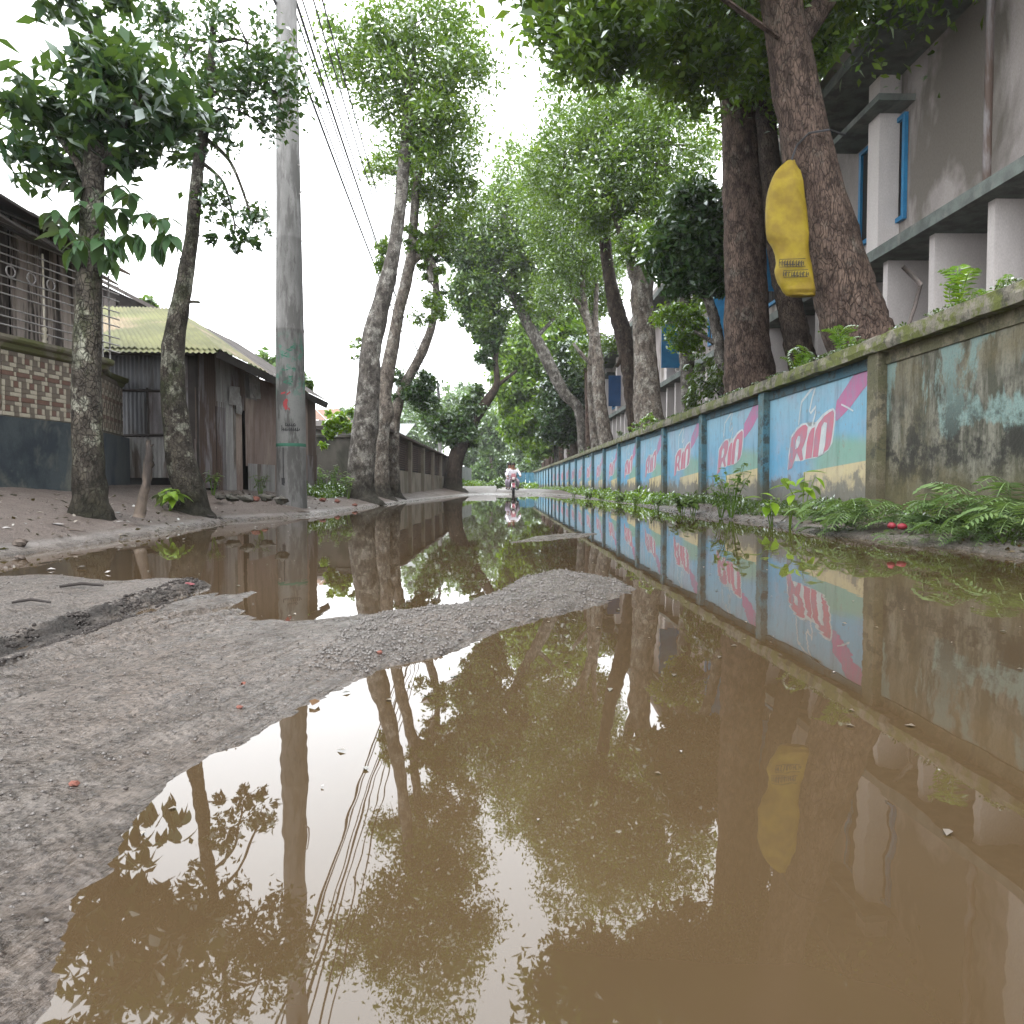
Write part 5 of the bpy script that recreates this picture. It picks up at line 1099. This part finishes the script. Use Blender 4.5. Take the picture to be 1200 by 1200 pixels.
fast_mesh('foliage', V, Fq, 'leaf_light', root)
root = thing('coping_shrub', 'yellow green shrub with long leaflets on the coping left of the thickest trunk', 'bush', tuple(hit(815, 465, (4.3, 0), (4.3, 9))))
V, Fq = leaf_quads(np.vstack([clump_points(at(x, y, 15.2), (r*15.2/F,)*3, n, 25) for x, y, r, n in ((825, 440, 20, 420), (808, 465, 14, 260), (835, 455, 14, 240), (815, 425, 12, 120))]), .12, .35, axis=np.array([[-.5, 0, -.5]]))
fast_mesh('foliage', V, Fq, 'leaf_weed', root)
MB().tube([at(850, 470, 15.2), at(830, 450, 15.2), at(812, 440, 15.2)], [.02, .012, .005], 5).build('stem', 'bark_grey', root)
for i, (px_, py_, r, n, lab) in enumerate(((762, 495, 11, 260, 'bright green tuft on the coping before the forked pale trunk'), (742, 503, 8, 120, 'small tuft on the coping left of the bright tuft'), (690, 530, 8, 120, 'dry tuft on the coping by the creeper'), (725, 512, 7, 90, 'dry little tuft on the coping mid wall'))):
    p = hit(px_, py_, (4.2, 0), (4.2, 9)); root = thing('coping_tuft', lab, 'plant', tuple(p), 'tufts on the wall coping')
    V, Fq = leaf_quads(clump_points(p, (r*p.y/F,)*3, n, 20, flat_=.6), .10, .4); fast_mesh('foliage', V, Fq, 'leaf_light' if i < 2 else 'leaf_weed', root)

# ground cover: along both walls
def cover(name, n, xf, y0, y1, hf, mat, size, lab, asp=.35):
    y = y0*(y1/y0)**rng.uniform(0, 1, n); u = rng.uniform(0, 1, n); x = xf(y, u); z = zats(x, y)
    k = .5+.5*np.sin(y*2.1+1.7*np.sin(y*.9))*np.sin(y*5.3+x*4); hh = hf(y)*rng.uniform(0, 1, n)*(.35+.65*k)*(1-.6*u)
    V, Fq = leaf_quads(np.stack([x, y, z+hh], 1), size, asp, up=.1, axis=np.array([[0, 0, 1.2]])); V2 = V
    ob = fast_mesh(name, V2, Fq, mat); tag(ob, lab, None, None, 'stuff'); return ob
cover('weeds', 14000, lambda y, u: 4.15-u**1.4*(.42+.14*np.sin(y*1.3)), 7.9, 62, lambda y: .17+.06*np.sin(y), 'leaf_weed', .07, 'low green weeds along the foot of the mural wall')
cover('weeds', 2600, lambda y, u: 4.15-u**1.4*.4, 4.5, 9, lambda y: .10, 'leaf_weed', .05, 'low ground cover below the ferns')
cover('weeds', 5500, lambda y, u: 4.12-u*.5, 16, 62, lambda y: .30+.1*np.sin(y), 'leaf_light', .10, 'bright weeds along the far half of the wall', .5)
cover('weeds', 4500, lambda y, u: -4.2+u*.5, 15.5, 21, lambda y: .35, 'leaf_mid', .07, 'weeds below the mossy wall', .5)
cover('weeds', 9000, lambda y, u: -2.9+u*1.4, 50, 85, lambda y: .7, 'leaf_light', .2, 'bright undergrowth left of the far lane', .5)
cover('weeds', 4000, lambda y, u: 3.6-u*1.2, 62, 90, lambda y: .7, 'leaf_light', .2, 'bright undergrowth right of the far lane', .5)
# moss cushions on coping
n = 5200; y = rng.uniform(5, 24, n); k = np.sin(y*3.1)+np.sin(y*7.7+1) > -.3; y = y[k]; x = WX+rng.uniform(-.05, .1, len(y)); z = 2.112+rng.uniform(0, .02, len(y))
V, Fq = leaf_quads(np.stack([x, y, z], 1), .028, .6, up=.2); ob = fast_mesh('moss', V, Fq, 'leaf_weed'); tag(ob, 'moss cushions on the wall coping', kind='stuff')

# ---------------------------------------------------------------- litter, stones and gravel
def gravel(name, n, poly, mat, smin, smax, lab, zmin=.004):
    lo, hi = poly.min(0), poly.max(0); lo = np.maximum(lo, [-5, .8]); P = rng.uniform(lo, hi, (n*4, 2)); P = P[(rng.uniform(0, 1, len(P)) < (1.5/np.maximum(P[:, 1], 1.))**1.2)][:n]
    z, _, _ = gheight(P[None, :, 0], P[None, :, 1]); z = z[0]; k = z > zmin; P, z = P[k], z[k]; m = len(P); s_ = (smin+(smax-smin)*rng.uniform(0, 1, m)**3)*(.8+.05*P[:, 1])
    oc = np.array([(1, 0, 0), (0, 1, 0), (-1, 0, 0), (0, -1, 0), (0, 0, .75), (0, 0, -.6)], float); V = np.repeat(oc[None], m, 0)*(1+rng.uniform(-.35, .35, (m, 6, 3)))
    V = V*s_[:, None, None]; a = rng.uniform(0, 6.28, m); ca, sa = np.cos(a)[:, None], np.sin(a)[:, None]; X = V[..., 0]*ca-V[..., 1]*sa; Yv = V[..., 0]*sa*.8+V[..., 1]*ca*.8
    V = np.stack([X+P[:, 0:1], Yv+P[:, 1:2], V[..., 2]+z[:, None]+s_[:, None]*.25], -1).reshape(-1, 3)
    tri = np.array([(0, 1, 4), (1, 2, 4), (2, 3, 4), (3, 0, 4), (1, 0, 5), (2, 1, 5), (3, 2, 5), (0, 3, 5)]); Fq = (tri[None]+np.arange(m)[:, None, None]*6).reshape(-1, 3)
    return tag(fast_mesh(name, V, Fq, mat), lab, kind='stuff')
simple('clod', (.03, .023, .02), (.055, .045, .04), 60, .85, .3, .002)
simple('grit', (.16, .145, .135), (.26, .24, .225), 60, .6, .3, .002); simple('grit_dark', (.05, .04, .035), (.09, .07, .06), 60, .6, .3, .002)
vis = poly_px([(-40, 700), (300, 700), (600, 660), (760, 690), (600, 760), (340, 860), (180, 930), (100, 1100), (-40, 1200)])
gravel('gravel', 13000, vis, 'grit', .0012, .0052, 'fine grey gravel on the mud spit')
gravel('gravel', 3000, vis, 'grit_dark', .0012, .005, 'dark pebbles on the mud spit')
gravel('gravel', 9000, poly_px([(420, 730), (600, 670), (680, 662), (750, 690), (640, 735), (480, 790), (420, 790)]), 'grit', .003, .009, 'coarse gravel towards the tip of the spit')
gravel('gravel', 3500, poly_px([(-40, 774), (0, 763), (60, 742), (110, 727), (150, 715), (200, 700), (243, 687), (256, 690), (200, 705), (150, 722), (110, 739), (60, 759), (0, 783), (-40, 793)]), 'clod', .003, .011, 'dark torn clods along the mud block edge')
lbp = np.array([(-5.2, 4.6), (-3.0, 4.6), (-2.9, 20), (-4.4, 20)]); gravel('gravel', 2500, lbp, 'grit_dark', .002, .009, 'crumbs and bark bits along the left bank', .03)
rbp = np.array([(3.0, 4.6), (4.1, 4.6), (4.1, 18), (3.2, 18)]); gravel('gravel', 4000, rbp, 'grit_dark', .002, .010, 'crumbs and bark bits along the right bank', .02)
def litter(xf, y0, y1, n, mat, size, lab, z0=.004):
    y = y0*(y1/y0)**rng.uniform(0, 1, n); x = xf(y, rng.uniform(0, 1, n)); z = zats(x, y); k = z > -.002 
    V, Fq = leaf_quads(np.stack([x, y, np.maximum(z, 0)+.006], 1)[k], size, .5, up=3.); return tag(fast_mesh('fallen_leaves', V, Fq, mat), lab, kind='stuff')
litter(lambda y, u: -3.2-u*2.0, 4.8, 20, 500, 'leaf_litter', .06, 'brown fallen leaves on the left bank')
litter(lambda y, u: 3.2+u*.8, 4.8, 18, 500, 'leaf_litter', .05, 'brown fallen leaves on the right bank')
for n_, mt, sz, lb in ((150, 'litter_pale', .008, 'pale specks and froth floating on the puddle'), (320, 'leaf_litter', .018, 'small brown leaf bits floating on the puddle')):
    y = 1.0*(22/1.0)**rng.uniform(0, 1, n_); x = rng.uniform(-3.2, 3.5, n_)*np.minimum(1, .35+y/9); zz_ = gheight(x[None], y[None])[0][0]; k = (zz_ < -.004)&((y > 2.2)|(rng.uniform(0, 1, n_) < .35)); m_ = k.sum()
    V, Fq = leaf_quads(np.stack([x[k], y[k], np.full(m_, .0035)], 1), sz, .6, up=30., droop=0); V = np.array(V); V[:, 2] = np.clip(V[:, 2], .001, .006)
    tag(fast_mesh('floating_debris', V, Fq, mt), lb, kind='stuff')
def bit(name, px_, py_, label, cat, size, mat, kind_='stone', grp=None, ang=0., lift=0.):
    Yg = 1.
    while Yg < 60:
        p = at(px_, py_, Yg); z = max(zat(p.x, p.y), 0)
        if p.z <= z: break
        Yg *= 1.02
    z += lift; size *= .6 if kind_ == 'flake' else 1
    if kind_ == 'stick':
        m_ = MB().tube([(p.x-size/2*math.cos(ang), p.y-size/2*math.sin(ang), z+.01), (p.x, p.y, z+.02), (p.x+size/2*math.cos(ang), p.y+size/2*math.sin(ang), z+.008)], [size*.035, size*.05, size*.03], 7, .3)
    elif kind_ == 'flake':
        m_ = MB(); k = 7; m_.v = [(p.x+size/2*math.cos(2*PI*i/k)*random.uniform(.6, 1.1), p.y+size/2*math.sin(2*PI*i/k)*random.uniform(.5, 1.), z+.004+random.uniform(0, .012)) for i in range(k)]+[(p.x, p.y, z+.016)]
        m_.f = [(i, (i+1) % k, k) for i in range(k)]
    else: m_ = MB().ball((p.x, p.y, z+size*.2), (size/2, size/2*.8, size*.3), 9, 5, .2)
    o = m_.build(name, mat, None, kind_ == 'stick', origin=(p.x, p.y, z)); return tag(o, label, cat, grp)
random.seed(77)
bit('stick', 37, 712, 'short dark stick lying on the pale mud block at the left', 'stick', .13, 'dark_wood', 'stick', None, .1)
bit('stick', 96, 692, 'thin dark twig on the mud block near the puddle', 'stick', .16, 'dark_wood', 'stick', None, .3)
bit('stick', 244, 607, 'dark stick at the waterline below the leaning trunk', 'stick', .32, 'dark_wood', 'stick', None, -.6)
bit('stick', 258, 609, 'charred stick touching the water beside the other dark stick', 'stick', .25, 'dark_wood', 'stick', None, -.9)
bit('stick', 352, 602, 'thin twig lying on wet sand below the concrete pole', 'stick', .3, 'log', 'stick', None, .2)
bit('stick', 85, 626, 'flat dark bark strip on the left bank slope', 'stick', .2, 'log', 'stick', None, -.1)
bit('wooden_log', 88, 597, 'pale split log leaning near the mossy trunk base', 'log', .5, 'log', 'stick', None, -.7)
bit('red_wrapper', 222, 687, 'crumpled dark red wrapper at the tip of the torn mud edge', 'litter', .09, 'litter_red', 'flake')
bit('floating_leaf', 528, 793, 'pale pink leaf floating on the brown puddle right of the spit', 'leaf', .07, 'litter_pale', 'flake')
bit('floating_leaf', 369, 832, 'dark leaf floating in the sky reflection', 'leaf', .05, 'leaf_litter', 'flake')
bit('floating_leaf', 497, 817, 'small pale twig floating beside the reflected trunks', 'leaf', .04, 'litter_pale', 'flake')
bit('brown_leaf', 285, 812, 'single orange brown leaf on the gravel spit', 'leaf', .035, 'brick_bit', 'flake')
bit('brick_fragment', 281, 832, 'small dull red brick fragment on the spit', 'stone', .014, 'brick_bit')
bit('brick_fragment', 87, 922, 'red brick fragment at the lower left of the mud', 'stone', .016, 'brick_bit')
bit('brick_fragment', 445, 768, 'red brown brick crumb near the middle of the spit', 'stone', .018, 'brick_bit')
bit('clay_lump', 23, 640, 'round dark clay lump on the left bank', 'stone', .11, 'log')
bit('clay_lump', 23, 657, 'dark lump at the left waterline', 'stone', .06, 'log')
for i, (x, y, s_, lab) in enumerate(((68, 615, .22, 'pale plastic scrap on the left bank below the log'), (8, 620, .12, 'pale scrap at the far left of the bank'), (140, 613, .12, 'small pale scrap between trunk and stub'), (95, 667, .10, 'white foam scrap on the water above the mud block'), (60, 669, .09, 'white foam scrap beside the mud block corner'), (126, 673, .07, 'white floating flake right of the foam scraps'), (360, 607, .13, 'white scrap at the waterline below the pole'), (215, 634, .05, 'tiny white flake floating before the leaning trunk'), (300, 619, .1, 'white froth flake floating left of the pole reflection'), (320, 616, .09, 'white froth flake floating at the pole reflection'))):
    bit('pale_scrap', x, y, lab, 'litter', s_, 'litter_pale', 'flake', 'pale scraps by the left waterline')
for i, (x, y, s_, lab) in enumerate(((299, 588, .16, 'brick rubble piece left of the pole foot'), (310, 589, .12, 'small brick rubble piece nearest the pole foot'), (378, 588, .15, 'brick rubble piece right of the pole'), (395, 590, .14, 'brick rubble piece before the thickest grey trunk'), (416, 594, .12, 'brick bit at the waterline under the grey trunk'))):
    bit('brick_rubble', x, y, lab, 'brick', s_, 'brick_bit', 'stone', 'brick rubble on the left bank')
for i, (x, y, lab) in enumerate(((1045, 616, 'left dark red fruit among the ferns'), (1057, 617, 'round red fruit right of its twin among the ferns'))):
    p = at(x, y, 6.0); z = zat(p.x, p.y); t_ = MB().ball((p.x, p.y, p.z), (.034+.008*i, .03, .026), 14, 9, .1); o = t_.build('red_fruit', 'red_petal', None, True, origin=(p.x, p.y, p.z-.03)); tag(o, lab, 'fruit')
for i, (x0, y0, x1, y1, Y) in enumerate(()): pass

# ---------------------------------------------------------------- motorcycle and riders
mp = at(601.5, 579.5, 37.5); mzz = .0; BXc, BYc = mp.x, 37.5
mc = thing('motorcycle', 'maroon motorcycle with round headlamp coming along the flooded lane', 'motorcycle', (BXc, BYc, 0))
def g(x, y, z): return (BXc+x, BYc+y, z)                              # bike faces -y
def wheel(y):
    t_ = MB().lathe(g(0, y, .30), [(.22, -.05), (.285, -.055), (.31, -.03), (.315, 0), (.31, .03), (.285, .055), (.22, .05), (.22, -.05)], 22, 'x').build('wheel', 'tyre', mc, True)
    MB().lathe(g(0, y, .30), [(.19, -.03), (.225, -.03), (.225, .03), (.19, .03), (.19, -.03)], 22, 'x').lathe(g(0, y, .30), [(.0, -.06), (.05, -.06), (.05, .06), (0, .06)], 10, 'x').build('rim', 'chrome', t_)
    m_ = MB()
    for k in range(10):
        a = PI*2*k/10; m_.tube([g(0, y+.04*math.cos(a), .30+.04*math.sin(a)), g(0, y+.2*math.cos(a), .30+.2*math.sin(a))], .006, 4)
    m_.build('spokes', 'chrome', t_)
wheel(-.62); wheel(.62)
for s_ in (-1, 1):
    MB().tube([g(.085*s_, -.62, .30), g(.085*s_, -.50, .62), g(.08*s_, -.40, .90)], [.026, .026, .022], 8).build('fork', 'chrome', mc, True)
    MB().tube([g(.06*s_, -.38, .97), g(.2*s_, -.36, 1.02), g(.36*s_, -.28, 1.0)], .014, 7).build('handlebar', 'bike_black', mc, True)
    m_ = MB().tube([g(.25*s_, -.34, 1.02), g(.36*s_, -.36, 1.12), g(.40*s_, -.36, 1.18)], .007, 5).build('mirror_arm', 'bike_black', mc)
    MB().ball(g(.42*s_, -.36, 1.22), (.065, .02, .045), 10, 6).build('mirror', 'bike_black', mc, True)
    MB().ball(g(.16*s_, -.46, .80), (.035, .04, .03), 8, 5).build('indicator', 'roof_orange', mc, True)
    MB().tube([g(.12*s_, .1, .32), g(.3*s_, .1, .30)], .018, 6).build('footrest', 'tyre', mc)
MB().lathe(g(0, -.47, .86), [(.0, -.07), (.07, -.065), (.095, -.02), (.085, .06), (.03, .09)], 16, 'y').build('headlight', 'bike_maroon', mc, True)
MB().lathe(g(0, -.545, .86), [(.0, -.012), (.05, -.008), (.078, .005)], 16, 'y').build('lamp_lens', 'lamp_glass', mc, True)
m_ = MB().add([g(-.13, -.50, .92), g(.13, -.50, .92), g(.10, -.40, 1.12), g(-.10, -.40, 1.12), g(-.11, -.47, .90), g(.11, -.47, .90), g(.09, -.38, 1.1), g(-.09, -.38, 1.1)], [(0, 1, 2, 3), (7, 6, 5, 4), (0, 4, 5, 1), (1, 5, 6, 2), (2, 6, 7, 3), (3, 7, 4, 0)]); m_.build('fly_screen', 'bike_maroon', mc)
a_ = [i*PI/10 for i in range(1, 8)]
m_ = MB()
for th_ in a_:
    for x in (-.065, .065): m_.v.append(g(x, -.62-.345*math.cos(th_), .30+.345*math.sin(th_)))
m_.f = [(2*i, 2*i+1, 2*i+3, 2*i+2) for i in range(len(a_)-1)]; m_.build('front_mudguard', 'bike_maroon', mc, True)
m_ = MB()
for th_ in a_:
    for x in (-.075, .075): m_.v.append(g(x, .62+.35*math.cos(th_), .32+.35*math.sin(th_)))
m_.f = [(2*i, 2*i+1, 2*i+3, 2*i+2) for i in range(len(a_)-1)]; m_.build('rear_mudguard', 'bike_black', mc, True)
MB().ball(g(0, -.12, .80), (.15, .27, .13), 14, 8).build('fuel_tank', 'bike_maroon', mc, True)
MB().box(g(-.13, .08, .72), g(.13, .80, .80)).build('seat', 'bike_black', mc)
MB().box(g(-.11, -.22, .28), g(.11, .16, .56), .012).ball(g(0, -.26, .5), (.09, .12, .1), 10, 6).build('engine', 'tyre', mc)
MB().tube([g(.1, -.25, .45), g(.17, -.1, .26), g(.19, .3, .28), g(.19, .75, .34)], [.02, .02, .035, .045], 8).build('exhaust', 'chrome', mc, True)
MB().tube([g(0, -.38, .92), g(0, -.3, .6), g(0, .15, .38), g(0, .62, .3)], .025, 6).tube([g(0, -.35, .88), g(0, .1, .7), g(0, .75, .7)], .02, 6).build('frame', 'bike_black', mc, True)
MB().box(g(-.12, -.715, .60), g(.12, -.705, .68)).build('number_plate', 'litter_pale', mc)
def skin_body(name, V_, E_, Rr, mat, parent, lv=2):
    me = bpy.data.meshes.new(name); me.from_pydata(V_, E_, []); o = link(name, me, parent)
    bpy.context.view_layer.objects.active = o; md = o.modifiers.new('s', 'SKIN'); sv = me.skin_vertices[0].data
    for i, r_ in enumerate(Rr): sv[i].radius = (r_, r_) if not hasattr(r_, '__len__') else r_
    sv[0].use_root = True; md2 = o.modifiers.new('d', 'SUBSURF'); md2.levels = lv; md2.render_levels = lv; me.materials.append(M[mat]); md.use_smooth_shade = True
    return o
def rider(label, ox, oy, hipz, lean, arms, shirtm, headturn=0.):
    x0, y0 = BXc+ox, BYc+oy; t_ = thing('person', label, 'person', (x0, y0, hipz-.05))
    # joints: 0 pelvis 1 waist 2 chest 3 neck 4 head-base 5 crown, arms, legs
    H = hipz; J = [(0, 0, H), (0, -.03*lean, H+.2), (0, -.10*lean, H+.42), (0, -.14*lean, H+.55), (headturn*.3, -.16*lean, H+.62), (headturn*.3, -.17*lean, H+.76)]
    Rr = [(.15, .12), (.14, .11), (.17, .11), .06, (.075, .085), (.07, .08)]; E_ = [(0, 1), (1, 2), (2, 3), (3, 4), (4, 5)]
    def add(p, par, r_): J.append(p); Rr.append(r_); E_.append((par, len(J)-1)); return len(J)-1
    for s_ in (-1, 1):
        sh_ = add((.19*s_, -.11*lean, H+.47), 2, .065); el = add((arms[0]*s_, arms[1]*.5, H+.24), sh_, .048); wr = add((arms[2]*s_, arms[1], H+arms[3]), el, .035); pa = add((arms[2]*s_*.97, arms[1]-.07, H+arms[3]-.01), wr, (.038, .02))
        for q in range(4): f1 = add((arms[2]*s_*.97+(q-1.5)*.02, arms[1]-.12, H+arms[3]-.02), pa, .010); add((arms[2]*s_*.97+(q-1.5)*.02, arms[1]-.13, H+arms[3]-.06), f1, .009)
        t1 = add((arms[2]*s_*.97-s_*.045, arms[1]-.06, H+arms[3]-.03), pa, .011)
        hp = add((.11*s_, -.02, H-.03), 0, .10); kn = add((.25*s_, -.38, H-.12), hp, .075); an = add((.22*s_, -.22, H-.46), kn, .045); add((.23*s_, -.38, H-.50), an, (.04, .03))
    P_ = [(a, b, c-(hipz-.05)) for a, b, c in J]
    body = skin_body('body', P_, E_, Rr, 'skin', t_)
    def sub(idx, mat, name, grow):
        mp_ = {k: i for i, k in enumerate(idx)}; e = [(mp_[a], mp_[b]) for a, b in E_ if a in mp_ and b in mp_]
        rr = [tuple(q+grow for q in (Rr[k] if hasattr(Rr[k], '__len__') else (Rr[k], Rr[k]))) for k in idx]; skin_body(name, [P_[k] for k in idx], e, rr, mat, t_)
    n_arm = 13; per = 17                                               # per side: 4 arm joints + 8 finger joints + thumb, then 4 leg joints
    L0 = 6; R0 = 6+per
    sub([0, 1, 2, L0, L0+1, L0+2, R0, R0+1, R0+2], shirtm, 'shirt', .018)
    sub([0, L0+13, L0+14, L0+15, R0+13, R0+14, R0+15], 'trouser', 'trousers', .016)
    hx, hy, hz = x0+J[5][0], y0+J[5][1], J[5][2]
    for s_ in (-1, 1):
        a = J[L0+16 if s_ < 0 else R0+16]; MB().ball((x0+a[0], y0+a[1], a[2]-.01), (.055, .13, .045), 10, 6).build('shoe', 'shoe', t_, True)
        MB().ball((hx+.085*s_, hy+.01, hz-.06), (.012, .025, .035), 8, 5).build('ear', 'skin', t_, True)
        MB().ball((hx+.032*s_, hy-.083, hz-.045), (.014, .01, .009), 8, 5).build('eye', 'hair', t_, True)
    MB().ball((hx, hy+.02, hz+.0), (.098, .11, .098), 14, 8, .03).build('hair', 'hair', t_, True)
    MB().tube([(hx, hy-.085, hz-.05), (hx, hy-.115, hz-.085), (hx, hy-.09, hz-.095)], [.008, .014, .012], 6).build('nose', 'skin', t_, True)
    MB().ball((hx, hy-.088, hz-.125), (.028, .01, .008), 8, 5).build('mouth', 'bike_maroon', t_, True)
    return t_
rider('front rider in a loose white shirt holding the handlebars of the motorcycle', .01, .10, .84, 1.0, (.34, -.42, .34, .15), 'shirt_white', .0)
rider('passenger in a pale shirt seated behind the front rider, head showing to one side', -.11, .52, .86, .2, (.27, -.30, .17, .02), 'shirt_pale', -.25)

# ---------------------------------------------------------------- air
hz_ = MB().box((-60, -15, -1.2), (60, 160, 34)).build('haze', 'water'); hz_.data.materials.clear()
m = bpy.data.materials.new('haze'); m.use_nodes = True; m.node_tree.nodes.clear(); oo = m.node_tree.nodes.new('ShaderNodeOutputMaterial'); vp = m.node_tree.nodes.new('ShaderNodeVolumePrincipled')
vp.inputs['Density'].default_value = .0005; vp.inputs['Color'].default_value = (.95, .97, 1, 1); vp.inputs['Anisotropy'].default_value = .2; m.node_tree.links.new(vp.outputs[0], oo.inputs['Volume'])
hz_.data.materials.append(m); tag(hz_, 'thin pale humid haze', kind='stuff')
